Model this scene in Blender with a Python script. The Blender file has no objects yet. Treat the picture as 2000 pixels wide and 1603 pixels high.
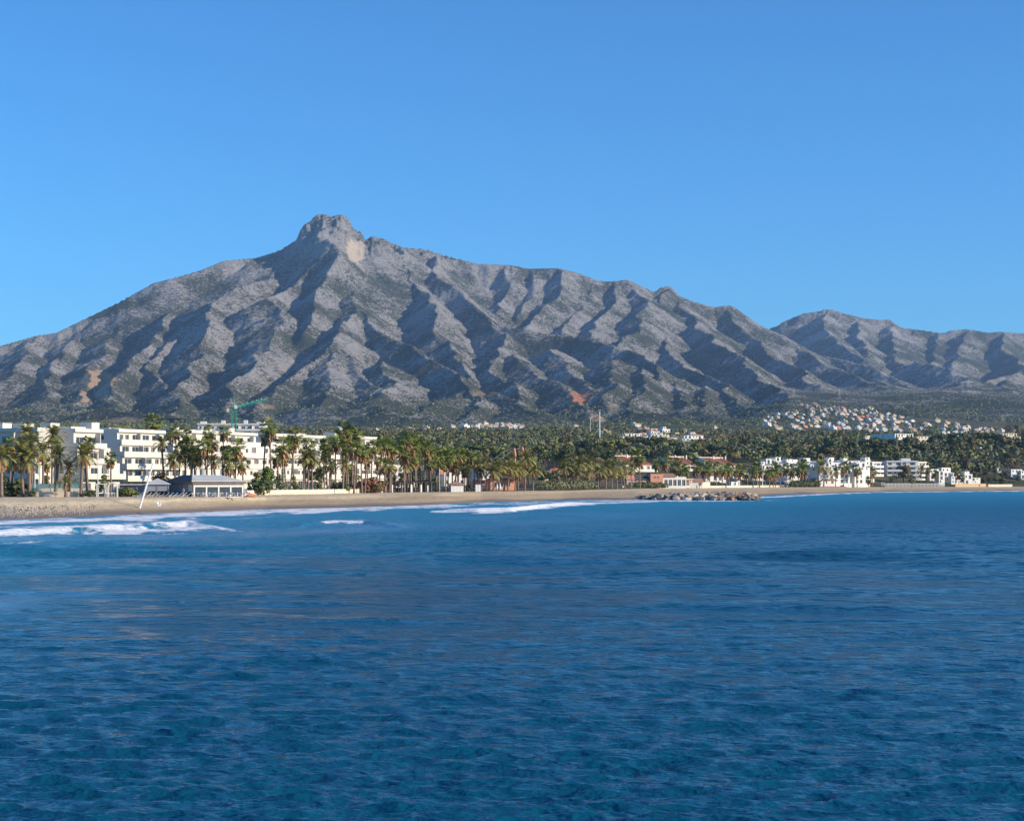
import bpy, math, random
import numpy as np
from mathutils import Vector, Matrix

S = bpy.context.scene
C = S.collection
R = math.radians
F = 3300.0            # pixels of the 2000 px wide photograph per unit of X/Y
PX0, PY0 = 1000.0, 940.0   # principal column, row of eye level
EYE = 5.0

# ---------------------------------------------------------------- camera
cam_data = bpy.data.cameras.new('camera')
cam = bpy.data.objects.new('camera', cam_data)
C.objects.link(cam)
cam.location = (0, 0, EYE)
cam.rotation_euler = (R(90), 0, 0)
cam_data.sensor_width = 36.0
cam_data.lens = F / 2000.0 * 36.0
cam_data.shift_y = (PY0 - 801.5) / 2000.0
cam_data.clip_start = 0.5
cam_data.clip_end = 60000
S.camera = cam

# ---------------------------------------------------------------- sky and sun
SUN_AZ, SUN_EL = R(108), R(22)     # clockwise from +Y, above the horizon
sun_dir = Vector((math.sin(SUN_AZ) * math.cos(SUN_EL), math.cos(SUN_AZ) * math.cos(SUN_EL), math.sin(SUN_EL)))
w = bpy.data.worlds.new('World')
S.world = w
w.use_nodes = True
nt = w.node_tree
nt.nodes.clear()
sky = nt.nodes.new('ShaderNodeTexSky')
sky.sky_type = 'NISHITA'
sky.sun_disc = False
sky.sun_elevation = SUN_EL
sky.sun_rotation = SUN_AZ
sky.air_density = 1.0
sky.dust_density = 0.0
sky.ozone_density = 3.0
sky.altitude = 0
hs = nt.nodes.new('ShaderNodeHueSaturation')
hs.inputs['Hue'].default_value = 0.5
hs.inputs['Saturation'].default_value = 1.0
tint = nt.nodes.new('ShaderNodeMix'); tint.data_type = 'RGBA'; tint.blend_type = 'MULTIPLY'
tint.inputs[0].default_value = 1.0
tint.inputs[7].default_value = (0.34, 0.94, 1.47, 1)
bg = nt.nodes.new('ShaderNodeBackground')
bg.inputs['Strength'].default_value = 0.092
wo = nt.nodes.new('ShaderNodeOutputWorld')
nt.links.new(sky.outputs[0], hs.inputs['Color'])
nt.links.new(hs.outputs[0], tint.inputs[6])
nt.links.new(tint.outputs[2], bg.inputs[0])
nt.links.new(bg.outputs[0], wo.inputs[0])

sl = bpy.data.lights.new('sun', 'SUN')
sl.energy = 4.8
sl.angle = R(0.53)
sl.color = (1.0, 0.85, 0.66)
so = bpy.data.objects.new('sun', sl)
so.rotation_euler = sun_dir.to_track_quat('Z', 'Y').to_euler()
so.location = (400, -200, 600)
C.objects.link(so)

S.view_settings.view_transform = 'Standard'
S.view_settings.look = 'None'
S.view_settings.gamma = 1
S.view_settings.exposure = 0.40
S.view_settings.use_curve_mapping = False
S.render.engine = 'CYCLES'
S.cycles.max_bounces = 6
S.cycles.diffuse_bounces = 3
S.cycles.glossy_bounces = 3
S.cycles.transmission_bounces = 2
S.cycles.transparent_max_bounces = 6
S.cycles.volume_bounces = 1
S.cycles.use_denoising = True

# ---------------------------------------------------------------- numpy helpers
def _hash(ix, iy, seed):
    h = (ix.astype(np.int64) * 374761393 + iy.astype(np.int64) * 668265263 + seed * 1442695041) & 0xffffffff
    h = ((h ^ (h >> 13)) * 1274126177) & 0xffffffff
    h = (h ^ (h >> 16)) & 0xffffffff
    return h

def pnoise(x, y, seed=0):
    x = np.asarray(x, float); y = np.asarray(y, float)
    xi = np.floor(x).astype(np.int64); yi = np.floor(y).astype(np.int64)
    xf = x - xi; yf = y - yi
    u = xf * xf * xf * (xf * (xf * 6 - 15) + 10)
    v = yf * yf * yf * (yf * (yf * 6 - 15) + 10)
    def g(dx, dy):
        a = _hash(xi + dx, yi + dy, seed) * (2 * math.pi / 4294967296.0)
        return np.cos(a) * (xf - dx) + np.sin(a) * (yf - dy)
    n00, n10, n01, n11 = g(0, 0), g(1, 0), g(0, 1), g(1, 1)
    a = n00 + u * (n10 - n00); b = n01 + u * (n11 - n01)
    return (a + v * (b - a)) * 1.5

def fbm(x, y, oct=4, seed=0, gain=0.5):
    s = 0; a = 1.0
    for o in range(oct):
        s = s + a * pnoise(x * 2 ** o, y * 2 ** o, seed + o * 17)
        a *= gain
    return s

def ridged(x, y, oct=3, seed=0, gain=0.5):
    s = 0; a = 1.0; t = 0
    for o in range(oct):
        s = s + a * (1 - 2 * np.abs(pnoise(x * 2 ** o, y * 2 ** o, seed + o * 31)))
        t += a; a *= gain
    return s / t

def grid_mesh(name, X, Y, Z, attrs=None, smooth=True):
    """rows x cols arrays -> one quad sheet"""
    nr, nc = X.shape
    co = np.stack([X, Y, Z], -1).reshape(-1, 3).astype(np.float32)
    me = bpy.data.meshes.new(name)
    me.vertices.add(nr * nc)
    me.vertices.foreach_set('co', co.ravel())
    i = np.arange(nr - 1)[:, None] * nc + np.arange(nc - 1)[None, :]
    q = np.stack([i, i + 1, i + nc + 1, i + nc], -1).reshape(-1, 4)
    n = len(q)
    me.loops.add(n * 4); me.polygons.add(n)
    me.loops.foreach_set('vertex_index', q.ravel().astype(np.int32))
    me.polygons.foreach_set('loop_start', (np.arange(n) * 4).astype(np.int32))
    me.polygons.foreach_set('loop_total', np.full(n, 4, np.int32))
    me.polygons.foreach_set('use_smooth', np.full(n, smooth))
    me.update(calc_edges=True)
    for k, v in (attrs or {}).items():
        a = me.attributes.new(k, 'FLOAT', 'POINT')
        a.data.foreach_set('value', v.reshape(-1).astype(np.float32))
    o = bpy.data.objects.new(name, me)
    C.objects.link(o)
    return o

# ---------------------------------------------------------------- material helpers
class NT:
    def __init__(s, name):
        s.m = bpy.data.materials.new(name); s.m.use_nodes = True
        s.t = s.m.node_tree; s.t.nodes.clear()
        s.out = s.t.nodes.new('ShaderNodeOutputMaterial')
        s.b = s.n('ShaderNodeBsdfPrincipled')
        s.l(s.b.outputs[0], s.out.inputs['Surface'])
    def n(s, typ, **kw):
        x = s.t.nodes.new(typ)
        for k, v in kw.items():
            if k.startswith('_'): setattr(x, k[1:], v)
            else: x.inputs[k.replace('_', ' ')].default_value = v
        return x
    def l(s, a, b): s.t.links.new(a, b)
    def coord(s, scale=(1, 1, 1), kind='Object'):
        tc = s.n('ShaderNodeTexCoord'); mp = s.n('ShaderNodeMapping')
        mp.inputs['Scale'].default_value = scale
        s.l(tc.outputs[kind], mp.inputs[0]); return mp.outputs[0]
    def noise(s, vec, scale, detail=3, rough=0.55, dist=0.0):
        x = s.n('ShaderNodeTexNoise'); x.inputs['Scale'].default_value = scale
        x.inputs['Detail'].default_value = detail; x.inputs['Roughness'].default_value = rough
        x.inputs['Distortion'].default_value = dist
        s.l(vec, x.inputs['Vector']); return x.outputs['Fac']
    def ramp(s, fac, stops):
        x = s.n('ShaderNodeValToRGB'); e = x.color_ramp.elements
        while len(e) < len(stops): e.new(0.5)
        for el, (p, c) in zip(e, stops):
            el.position = p; el.color = (c, c, c, 1) if isinstance(c, (int, float)) else (*c, 1)
        s.l(fac, x.inputs[0]); return x.outputs[0]
    def mix(s, fac, a, b, mode='MIX'):
        x = s.n('ShaderNodeMix'); x.data_type = 'RGBA'; x.blend_type = mode
        for v, i in ((fac, 0), (a, 6), (b, 7)):
            if hasattr(v, 'links') or hasattr(v, 'is_linked'): s.l(v, x.inputs[i])
            elif i == 0: x.inputs[0].default_value = v
            else: x.inputs[i].default_value = (*v, 1)
        return x.outputs[2]
    def math(s, op, a, b=0.0, clamp=False):
        x = s.n('ShaderNodeMath'); x.operation = op; x.use_clamp = clamp
        for v, i in ((a, 0), (b, 1)):
            if hasattr(v, 'is_linked'): s.l(v, x.inputs[i])
            else: x.inputs[i].default_value = v
        return x.outputs[0]
    def attr(s, name):
        x = s.n('ShaderNodeAttribute'); x.attribute_name = name; return x.outputs['Fac']
    def bump(s, h, strength=0.5, dist=1.0, normal=None):
        x = s.n('ShaderNodeBump'); x.inputs['Strength'].default_value = strength
        x.inputs['Distance'].default_value = dist
        s.l(h, x.inputs['Height'])
        if normal is not None: s.l(normal, x.inputs['Normal'])
        return x.outputs[0]
    def col(s, v):
        if hasattr(v, 'is_linked'): s.l(v, s.b.inputs['Base Color'])
        else: s.b.inputs['Base Color'].default_value = (*v, 1)

def simple(name, color, rough=0.8, var=0.12, scale=0.6, metal=0.0, bump=0.0, spec=0.5):
    """plain surface with a little blotchy wear"""
    t = NT(name); v = t.coord()
    f = t.noise(v, scale, 4, 0.6)
    f2 = t.noise(v, scale * 7, 2, 0.6)
    lo = tuple(c * (1 - var) for c in color); hi = tuple(min(1, c * (1 + var)) for c in color)
    c = t.mix(t.ramp(f, [(0.3, 0), (0.7, 1)]), lo, hi)
    c = t.mix(t.math('MULTIPLY', f2, 0.25), c, tuple(k * 0.75 for k in color))
    t.col(c)
    t.b.inputs['Roughness'].default_value = rough; t.b.inputs['Metallic'].default_value = metal
    t.b.inputs['Specular IOR Level'].default_value = spec
    if bump: t.l(t.bump(f2, bump, 0.1), t.b.inputs['Normal'])
    return t.m

def kind(o, k): o['kind'] = k; return o

# ---------------------------------------------------------------- coast lines and ground height
U = np.array
wl_px = U([-1600, -600, 0, 120, 240, 400, 520, 640, 700, 850, 940, 1000, 1100, 1240, 1290, 1460, 1500, 1600, 1720, 2000, 2600, 3600.])
wl_py = U([1060, 1032, 1016, 1011, 1006, 999.5, 994.5, 992, 990.5, 985.5, 981, 979.5, 976.5, 976, 974, 969, 967, 964, 960.5, 958, 955, 953.])
bk_px = U([-1600, 0, 250, 480, 560, 700, 900, 1100, 1300, 1500, 1720, 1860, 2000, 2600, 3600.])
bk_Y = U([270, 304, 312, 340, 372, 420, 452, 520, 690, 820, 930, 985, 1010, 1080, 1150.])
BK_Z = 2.2
def Yw(px): return EYE * F / (np.interp(px, wl_px, wl_py) - PY0)
def Yb(px): return np.interp(px, bk_px, bk_Y)
def bkz(px): return np.interp(px, [1100, 1500, 1800], [2.2, 2.2, 1.8])
pl_Y = U([0, 300, 450, 600, 900, 1200, 1500, 2000, 2500, 3000, 3500, 4300, 5000, 6000, 8000, 14000.])
pl_Z = U([1.5, 2.3, 3.0, 5.0, 13, 24, 37, 60, 82, 102, 125, 195, 250, 320, 430, 520.])
pl_ZL = U([1.5, 2.3, 3.0, 5.0, 13, 24, 37, 60, 80, 98, 116, 132, 158, 230, 380, 520.])
def plain(px, Y):
    z = np.interp(Y, pl_Y, pl_Z); zl = np.interp(Y, pl_Y, pl_ZL)
    k_ = np.clip((px - 1400) / 140, 0, 1); z = z * k_ + zl * (1 - k_)
    X = (px - PX0) / F * Y
    z = z + np.clip((Y - 700) / 2500, 0, 1) * 14 * fbm(X / 500, Y / 500, 3, 5)
    bz = bkz(px); yb = Yb(px)
    t = np.clip((Y - yb) / 160, 0, 1)
    return bz * (1 - t) + np.maximum(z, bz) * t
def P(px, Y, z=None):
    """real place on the ground in the direction of column px at distance Y"""
    X = (px - PX0) / F * Y
    if z is None: z = float(plain(np.array(float(px)), np.array(float(Y))))
    return Vector((X, Y, z))
def zat(py, Y): return EYE + (PY0 - py) / F * Y
# ================================================================ MOUNTAIN RANGE
# crest lines: (column, row, km) of points along every ridge and spur
RID = []
def rid(slope, *pts): RID.append((slope, pts))
main_crest = [(-1400,900,5.2),(-700,800,6.0),(-300,735,6.3),(0,676,6.6),(70,656,6.8),(110,650,6.8),(160,626,6.9),(230,592,7.0),(300,553,7.1),(340,543,7.1),(390,529,7.2),(435,510,7.3),(500,504,7.4),(545,490,7.5),(575,471,7.55),(600,466,7.7),(650,470,7.8),(705,474,7.9),(725,462,8.0),(748,466,8.0),(770,477,8.1),(790,484,8.1),(830,487,8.1),(870,500,8.15),(930,515,8.2),(1000,518,8.2),(1030,525,8.2),(1090,524,8.2),(1125,532,8.2),(1170,549,8.2),(1195,550,8.2),(1225,546,8.2),(1250,558,8.3),(1278,571,8.4),(1289,562,8.5),(1303,559,8.5),(1316,564,8.5),(1325,577,8.4),(1350,588,8.4),(1395,600,8.4),(1415,597,8.4),(1432,598,8.4),(1460,618,8.5),(1490,640,8.5),(1512,650,8.5)]
right_crest = [(1380,690,10.2),(1500,643,10.5),(1545,622,10.5),(1570,612,10.5),(1600,608,10.5),(1612,604,10.5),(1625,605,10.5),(1650,613,10.5),(1690,622,10.5),(1720,625,10.5),(1737,624,10.5),(1760,640,10.5),(1800,645,10.5),(1840,651,10.4),(1860,645,10.4),(1890,643,10.4),(1930,650,10.4),(1950,648,10.4),(2000,651,10.4),(2120,662,10.5),(2300,690,10.5),(2800,760,10.5),(3500,840,10)]
summit = [(578,470,7.5),(588,447,7.55),(596,437,7.6),(606,433,7.6),(612,425,7.6),(621,419,7.62),(634,419,7.65),(641,421,7.66),(650,423,7.68),(662,419,7.7),(676,422,7.7),(684,433,7.7),(690,446,7.7),(697,451,7.7),(704,452,7.68),(709,460,7.7),(713,470,7.7)]
rid(0.62, *main_crest)
rid(1.15, *summit)
rid(0.62, *right_crest)
rid(.62,(1512,650,8.5),(1560,681,8.1),(1620,712,7.5),(1680,742,7.0),(1740,775,6.2))
S_ = [
 ((-200,715,6.4),(-215,760,5.6),(-260,800,4.8)), ((-90,700,6.5),(-110,740,5.7),(-150,790,4.9)),
 ((65,657,6.8),(55,680,6.4),(40,703,6.0),(15,735,5.5)),
 ((140,660,6.6),(120,690,6.2),(102,722,5.8),(85,765,5.2),(70,795,4.7)),
 ((218,655,6.5),(194,688,6.1),(172,725,5.6),(155,765,5.1),(145,792,4.7)),
 ((340,600,6.9),(325,630,6.5),(292,665,6.1),(270,695,5.7),(240,730,5.3),(215,765,4.9)),
 ((420,600,6.8),(365,650,6.3),(322,672,6.0),(302,715,5.6),(325,748,5.2),(332,778,4.8)),
 ((592,465,7.4),(550,500,7.2),(490,545,6.8),(430,588,6.5),(408,608,6.3),(403,640,6.0),(395,690,5.6),(370,730,5.2),(352,765,4.8)),
 ((640,440,7.4),(605,500,7.1),(575,540,6.8),(530,568,6.4),(544,592,6.2),(540,620,6.0),(522,665,5.6),(500,700,5.3),(470,742,4.9),(448,780,4.5)),
 ((690,500,7.3),(708,535,7.0),(704,560,6.7),(702,590,6.4),(690,618,6.1),(655,660,5.7),(615,705,5.3),(560,740,4.9),(520,770,4.5)),
 ((702,585,6.45),(745,632,6.1),(785,668,5.8),(835,700,5.4),(880,722,5.1),(915,765,4.6)),
 ((680,690,5.5),(700,720,5.2),(720,755,4.8)), ((640,675,5.6),(650,700,5.3),(640,740,4.9)),
 ((745,700,5.3),(755,730,5.0),(745,775,4.5)),
 ((625,424,7.6),(622,450,7.42),(640,470,7.1),(655,500,6.9),(640,540,6.7),(625,590,6.3),(600,640,5.9)),
 ((662,421,7.65),(655,455,7.45),(665,480,7.3)), ((703,455,7.66),(708,480,7.5),(713,512,7.4)), ((596,440,7.55),(586,462,7.4),(560,490,7.25)),
 ((760,470,8.0),(790,500,7.7),(802,535,7.4),(822,570,6.95),(842,596,6.6),(846,615,6.4),(855,650,6.1),(880,690,5.7),(905,718,5.4),(918,742,5.1)),
 ((860,500,8.0),(850,530,7.6),(885,556,7.2),(922,592,6.9),(950,618,6.6),(974,640,6.35),(978,662,6.1),(972,690,5.8),(955,722,5.4),(1000,745,5.0)),
 ((972,634,6.5),(1040,645,6.3),(1100,655,6.2),(1165,662,6.1),(1220,685,5.8),(1270,705,5.5),(1300,735,5.2)),
 ((1000,690,5.8),(1040,720,5.4),(1090,752,5.0),(1120,780,4.6)), ((1080,680,5.9),(1120,720,5.4),(1150,770,4.8)),
 ((1000,519,8.2),(990,550,7.9),(978,585,7.6),(968,612,7.2)), ((1048,527,8.2),(1035,560,7.9),(1024,592,7.6),(1008,625,7.2)),
 ((1090,525,8.2),(1086,550,7.9),(1078,582,7.6),(1056,612,7.3),(1035,642,6.9)),
 ((1170,549,8.2),(1140,580,7.9),(1122,620,7.4),(1105,650,6.9)),
 ((1215,549,8.2),(1200,590,7.8),(1180,620,7.4),(1150,655,6.8)),
 ((1240,556,8.2),(1258,575,8.0),(1268,595,7.7),(1252,622,7.3),(1232,650,6.9),(1205,675,6.4)),
 ((1303,562,8.4),(1292,600,7.9),(1300,650,7.3),(1302,690,6.6),(1345,712,6.1),(1405,745,5.5),(1470,798,4.7)),
 ((1325,580,8.3),(1350,625,7.7),(1392,658,7.2),(1432,692,6.6),(1478,728,5.9),(1512,755,5.4),(1545,795,4.8)),
 ((1432,600,8.4),(1440,630,8.1),(1462,655,7.8),(1505,688,7.3),(1558,716,6.8),(1575,745,6.2),(1610,780,5.6)),
 ((1330,740,5.4),(1340,775,4.9)), ((1390,755,5.2),(1385,790,4.7)), ((1260,720,5.3),(1250,770,4.7)),
 ((1200,700,5.5),(1190,740,5.0),(1185,780,4.5)),
 ((1610,692,8.3),(1660,706,8.0),(1700,718,7.7),(1745,738,7.4),(1790,775,6.6)),
 ((1705,742,7.0),(1730,757,6.6),(1755,772,6.2)),
 ((1790,705,8.6),(1850,722,8.1),(1892,742,7.6),(1860,770,6.8)),
 ((1620,606,10.5),(1605,640,10.0),(1640,670,9.3),(1690,700,8.7)), ((1690,623,10.5),(1670,655,9.9),(1700,690,9.1)),
 ((1740,626,10.5),(1752,655,10),(1742,690,9.3),(1780,715,8.8)), ((1785,645,10.5),(1775,675,9.9),(1765,705,9.2)),
 ((1835,651,10.4),(1825,685,9.8),(1812,712,9.2)), ((1885,644,10.4),(1872,680,9.8),(1858,712,9.2)),
 ((1955,650,10.4),(1962,690,9.7),(1985,705,9.3),(2010,722,8.8)), ((2060,660,10.4),(2080,700,9.5)),
 ((2200,700,7.6),(2090,715,7.2),(2010,722,6.9),(1940,742,6.5),(1880,765,6.0),(1830,785,5.6),(1790,792,5.2)),
 ((2100,745,6.2),(2010,765,5.7),(1930,780,5.2),(1870,800,4.7)),((1980,735,6.6),(1960,770,6.0)),((1900,750,6.4),(1880,790,5.4)),
 ((2200,700,7.6),(2230,750,6.5),(2260,800,5.0)),((2400,740,7.5),(2400,800,5.5)),
 # low wooded and brown foothills
 ((60,798,4.6),(130,806,4.2)), ((175,812,4.1),(215,799,3.9),(270,812,3.75),(330,822,3.6)), ((-60,812,4.2),(30,800,4.4)),
 ((430,790,4.6),(470,800,4.2)), ((560,790,4.5),(620,806,4.1)),((700,790,4.4),(760,800,4.0)),
 ((900,762,4.7),(850,790,4.2),(830,810,3.9)), ((960,765,4.8),(1010,790,4.3),(1060,812,3.9)),
 ((1160,795,4.3),(1210,800,4.1),(1290,815,3.8)),
]
for s in S_:
    px_, py_, km_ = s[-1]; q_ = s[-2]
    if py_ >= 738 and km_ > 4.3 and px_ < 1560: s = s + ((px_ + (px_ - q_[0]) * .8, 812 + (px_ * 7) % 16, max(3.95, km_ - .62)),)
    rid(0.52 if len(s) < 6 and s[0][1] > 640 else (0.60 if len(s) < 7 else 0.74), *s)

NU, NV = 1120, 520
uu = np.concatenate([np.linspace(-1300, -60, 70), np.linspace(-50, 2050, NU - 140), np.linspace(2060, 3300, 70)])
vv = 3600.0 * (13500.0 / 3600.0) ** np.linspace(0, 1, NV)
MU, MV = np.meshgrid(uu, vv)
MX = (MU - PX0) / F * MV
MY = MV.copy()
wx = MX + 38 * fbm(MX / 420, MY / 420, 4, 3)
wy = MY + 38 * fbm(MX / 420, MY / 420, 4, 9)
best = np.full(MX.shape, -1e9); dist = np.zeros(MX.shape); arc = np.zeros(MX.shape)
for ri, (sl_, pts) in enumerate(RID):
    Pp = []
    for (px, py, km) in pts:
        Yk = km * 1000.0
        Pp.append(((px - PX0) / F * Yk, Yk, EYE + (PY0 - py) / F * Yk))
    s0 = ri * 5000.0
    x0 = min(p[0] for p in Pp) - 1500; x1 = max(p[0] for p in Pp) + 1500
    r0 = np.searchsorted(vv, min(p[1] for p in Pp) - 1700); r1 = np.searchsorted(vv, max(p[1] for p in Pp) + 1700)
    sl2 = slice(max(r0, 0), max(r1, 1))
    bx, by = wx[sl2], wy[sl2]
    if bx.size == 0: continue
    for a, b in zip(Pp[:-1], Pp[1:]):
        dx, dy = b[0] - a[0], b[1] - a[1]; L2 = dx * dx + dy * dy; L = math.sqrt(L2)
        t = np.clip(((bx - a[0]) * dx + (by - a[1]) * dy) / L2, 0, 1)
        d = np.hypot(bx - (a[0] + t * dx), by - (a[1] + t * dy))
        h = a[2] + t * (b[2] - a[2]) - sl_ * d * (1 - 0.00012 * np.minimum(d, 1500))
        m = h > best[sl2]
        best[sl2] = np.where(m, h, best[sl2]); dist[sl2] = np.where(m, d, dist[sl2]); arc[sl2] = np.where(m, s0 + t * L, arc[sl2])
        s0 += L
base = plain(MU, MV)
_hf = np.clip((MY - 3620) / 500, 0, 1)
base = base + (MU < 1440) * _hf * (12 * ridged(MX / 480, MY / 480, 3, 81) + 9 * fbm(MX / 230, MY / 230, 3, 83))
# side gullies running down the flanks, then rock relief
g1 = ridged(arc / 260 + 0.15 * fbm(MX / 150, MY / 150, 2, 21), dist / 900, 2, 41)
g2 = ridged(arc / 95, dist / 400, 2, 43)
fl = np.clip(dist / 160, 0, 1)
hgt = best - fl * (7 * (1 - g1) + 5 * (1 - g2))
hgt += (9 + 16 * np.clip((best - 900) / 250, 0, 1)) * ridged(MX / 120, MY / 120, 3, 51) * np.clip(dist / 60, 0.15, 1) + 3.0 * fbm(MX / 28, MY / 28, 2, 61)
hgt += np.clip((best - 1000) / 120, 0, 1) * (24 * ridged(MX / 70, MY / 70, 4, 71) + 8 * np.round(2.5 * pnoise(MX / 45, MY / 60, 73)))
# soft blend into the coastal plain
dlt = hgt - base; kk = 25.0
MZ = base + np.where(dlt > 6 * kk, dlt, kk * np.log1p(np.exp(np.clip(dlt / kk, -30, 6.5))))
MZ += np.clip((MZ - base) / 60, 0, 1) * 0
# keep the skyline where it stands: scale each bearing smoothly
mcc = [p for p in main_crest if p[0] < 578] + summit + [p for p in main_crest if p[0] > 715] + [(1560,681,8),(1620,712,7)]
tgt_l = np.interp(uu, [p[0] for p in mcc], [p[1] for p in mcc])
tgt_r = np.interp(uu, [p[0] for p in right_crest], [p[1] for p in right_crest])
tgt = np.where(uu < 1505, tgt_l, np.where(uu > 1515, tgt_r, np.minimum(tgt_l, tgt_r)))
for it in range(2):
    ang = (MZ - EYE) / MY
    im = ang.argmax(0)
    cur = ang.max(0)
    want = (PY0 - tgt) / F
    zc = MZ[im, np.arange(len(uu))]; bc = base[im, np.arange(len(uu))]; yc = vv[im]
    k = (want * yc + EYE - bc) / (zc - bc)
    k = np.clip(k, 0.8, 1.25)
    ker = np.exp(-(np.arange(-40, 41) / 14.0) ** 2); ker /= ker.sum()
    k = np.convolve(np.pad(k, 40, 'edge'), ker, 'valid')
    MZ = base + (MZ - base) * k[None, :]
for it in range(3):      # then lift or lower only the crest itself
    ang = (MZ - EYE) / MY
    im = ang.argmax(0)
    dz = ((PY0 - tgt) / F) * vv[im] + EYE - MZ[im, np.arange(len(uu))]
    dz = np.clip(dz, -30, 30)
    kr = np.exp(-(np.arange(-8, 9) / 3.2) ** 2); kr /= kr.sum(); kr2 = np.array([0] * 7 + [.25, .5, .25] + [0] * 7)
    d1 = np.convolve(np.pad(dz, 8, 'edge'), kr, 'valid'); d2 = np.convolve(np.pad(dz, 8, 'edge'), kr2, 'valid')
    dz = np.where((uu > 570) & (uu < 730), d2, d1)
    yc = np.convolve(np.pad(vv[im], 15, 'edge'), np.ones(31) / 31, 'valid')
    MZ = MZ + dz[None, :] * np.exp(-((MY - yc[None, :]) / 260.0) ** 2)
mpx = PX0 + MX / MY * F; mpy = PY0 - (MZ - EYE) / MY * F
def blob(cx, cy, rx, ry, y0, y1, sh=0.35, seed=1):
    d = np.hypot((mpx - cx) / rx, (mpy - cy) / ry) + sh * fbm(MX / 60, MY / 60, 2, seed)
    return np.clip((1.0 - d) * 4, 0, 1) * ((MY > y0) & (MY < y1))
ochre = np.maximum.reduce([blob(190, 742, 36, 21, 3700, 7600, .25), blob(1131, 777, 26, 17, 3650, 7400, .15), blob(1165, 817, 16, 8, 3600, 6000),
                           blob(165, 775, 16, 12, 4000, 6500), .6*blob(255, 822, 55, 8, 3600, 5000), .5*blob(20, 790, 25, 7, 3600, 6000), .5*blob(1195,795,22,5,3600,6000), .4*blob(945,770,28,10,3600,6500), .5*blob(700,808,12,5,3600,6000), .5*blob(520,795,20,5,3600,6000)])
red = blob(1131, 777, 24, 15, 3650, 7400, .15)
cliff = np.maximum(blob(694, 490, 19, 27, 6500, 8200, .45), .6*blob(200,770,22,12,4000,6500))
wood = np.clip((mpy - 735 + 34 * fbm(MX / 260, MY / 260, 3, 77)) / 75, 0, 1)
wood = np.maximum(wood, .75*np.clip((MY - 8800) / 800, 0, 1) * np.clip((mpy - 660) / 40, 0, 1))
top = np.clip((560 - mpy) / 80, 0, 1) * (mpx < 860)
mountain = grid_mesh('mountain_range', MX, MY, MZ, dict(ochre=ochre, red=red, cliff=cliff, wood=wood, toprock=top, flank=np.clip(dist / 200, 0, 1)))
kind(mountain, 'structure')

t = NT('mountain_ground')
v = t.coord((1, 1, 2.6))
v2 = t.coord((1, 1, 1.0))
patch = t.noise(v2, 0.0045, 4, 0.6)
speck = t.noise(v, 0.062, 4, 0.72, 0.8)
fine = t.noise(v, 0.16, 2, 0.6, 0.5)
lim = t.math('ADD', t.math('MULTIPLY', patch, 0.95), t.math('MULTIPLY', speck, 1.1))
lim = t.math('ADD', lim, t.math('MULTIPLY', fine, 0.5))
lim = t.math('ADD', lim, t.math('MULTIPLY', t.attr('toprock'), 0.10))
lim = t.math('SUBTRACT', lim, t.math('MULTIPLY', t.attr('wood'), 0.13))
lim = t.math('SUBTRACT', lim, t.math('MULTIPLY', t.attr('flank'), 0.03))
mask = t.ramp(t.math('MULTIPLY', lim, 0.65), [(.80, 0), (.875, 1)])
rock = t.mix(t.noise(v2, 0.02, 3), (0.30, 0.285, 0.265), (0.49, 0.47, 0.445))
scrub = t.mix(t.noise(v2, 0.012, 3), (0.038, 0.050, 0.028), (0.092, 0.098, 0.058))
c = t.mix(mask, scrub, rock)
c = t.mix(t.attr('cliff'), c, t.mix(t.noise(t.coord((1, 1, .3)), 0.05, 3), (0.58, 0.46, 0.32), (0.78, 0.66, 0.50)))
c = t.mix(t.attr('ochre'), c, t.mix(fine, (0.44, 0.28, 0.15), (0.62, 0.45, 0.28)))
c = t.mix(t.attr('red'), c, t.mix(fine, (0.50, 0.20, 0.09), (0.60, 0.28, 0.14)))
t.col(c)
t.b.inputs['Roughness'].default_value = 0.95
t.b.inputs['Specular IOR Level'].default_value = 0.1
bh = t.math('ADD', t.math('MULTIPLY', speck, 22.0), t.math('MULTIPLY', fine, 9.0))
t.l(t.bump(bh, 0.9, 1.0), t.b.inputs['Normal'])
mountain.data.materials.append(t.m)
# ================================================================ GROUND, BEACH, SEA
gu = np.concatenate([np.linspace(-1300, -60, 24), np.linspace(-50, 2050, 260), np.linspace(2070, 3300, 24)])
gt = np.linspace(0, 1, 170)
GU, GT = np.meshgrid(gu, gt)
yb = Yb(GU)
GY = yb * (3600.0 / yb) ** GT
GX = (GU - PX0) / F * GY
GZ = plain(GU, GY)
GZ[0] -= 0.3
ground = kind(grid_mesh('ground', GX, GY, GZ), 'structure')
t = NT('ground_earth')
v = t.coord()
n1 = t.noise(v, 0.02, 4); n2 = t.noise(v, 0.25, 4, .65)
c = t.mix(t.ramp(n1, [(.42, 0), (.6, 1)]), (0.055, 0.07, 0.03), (0.17, 0.135, 0.085))
c = t.mix(t.ramp(n2, [(.4, 0), (.65, 1)]), c, (0.06, 0.065, 0.035))
t.col(c); t.b.inputs['Roughness'].default_value = 0.95; t.b.inputs['Specular IOR Level'].default_value = .15
ground.data.materials.append(t.m)

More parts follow.
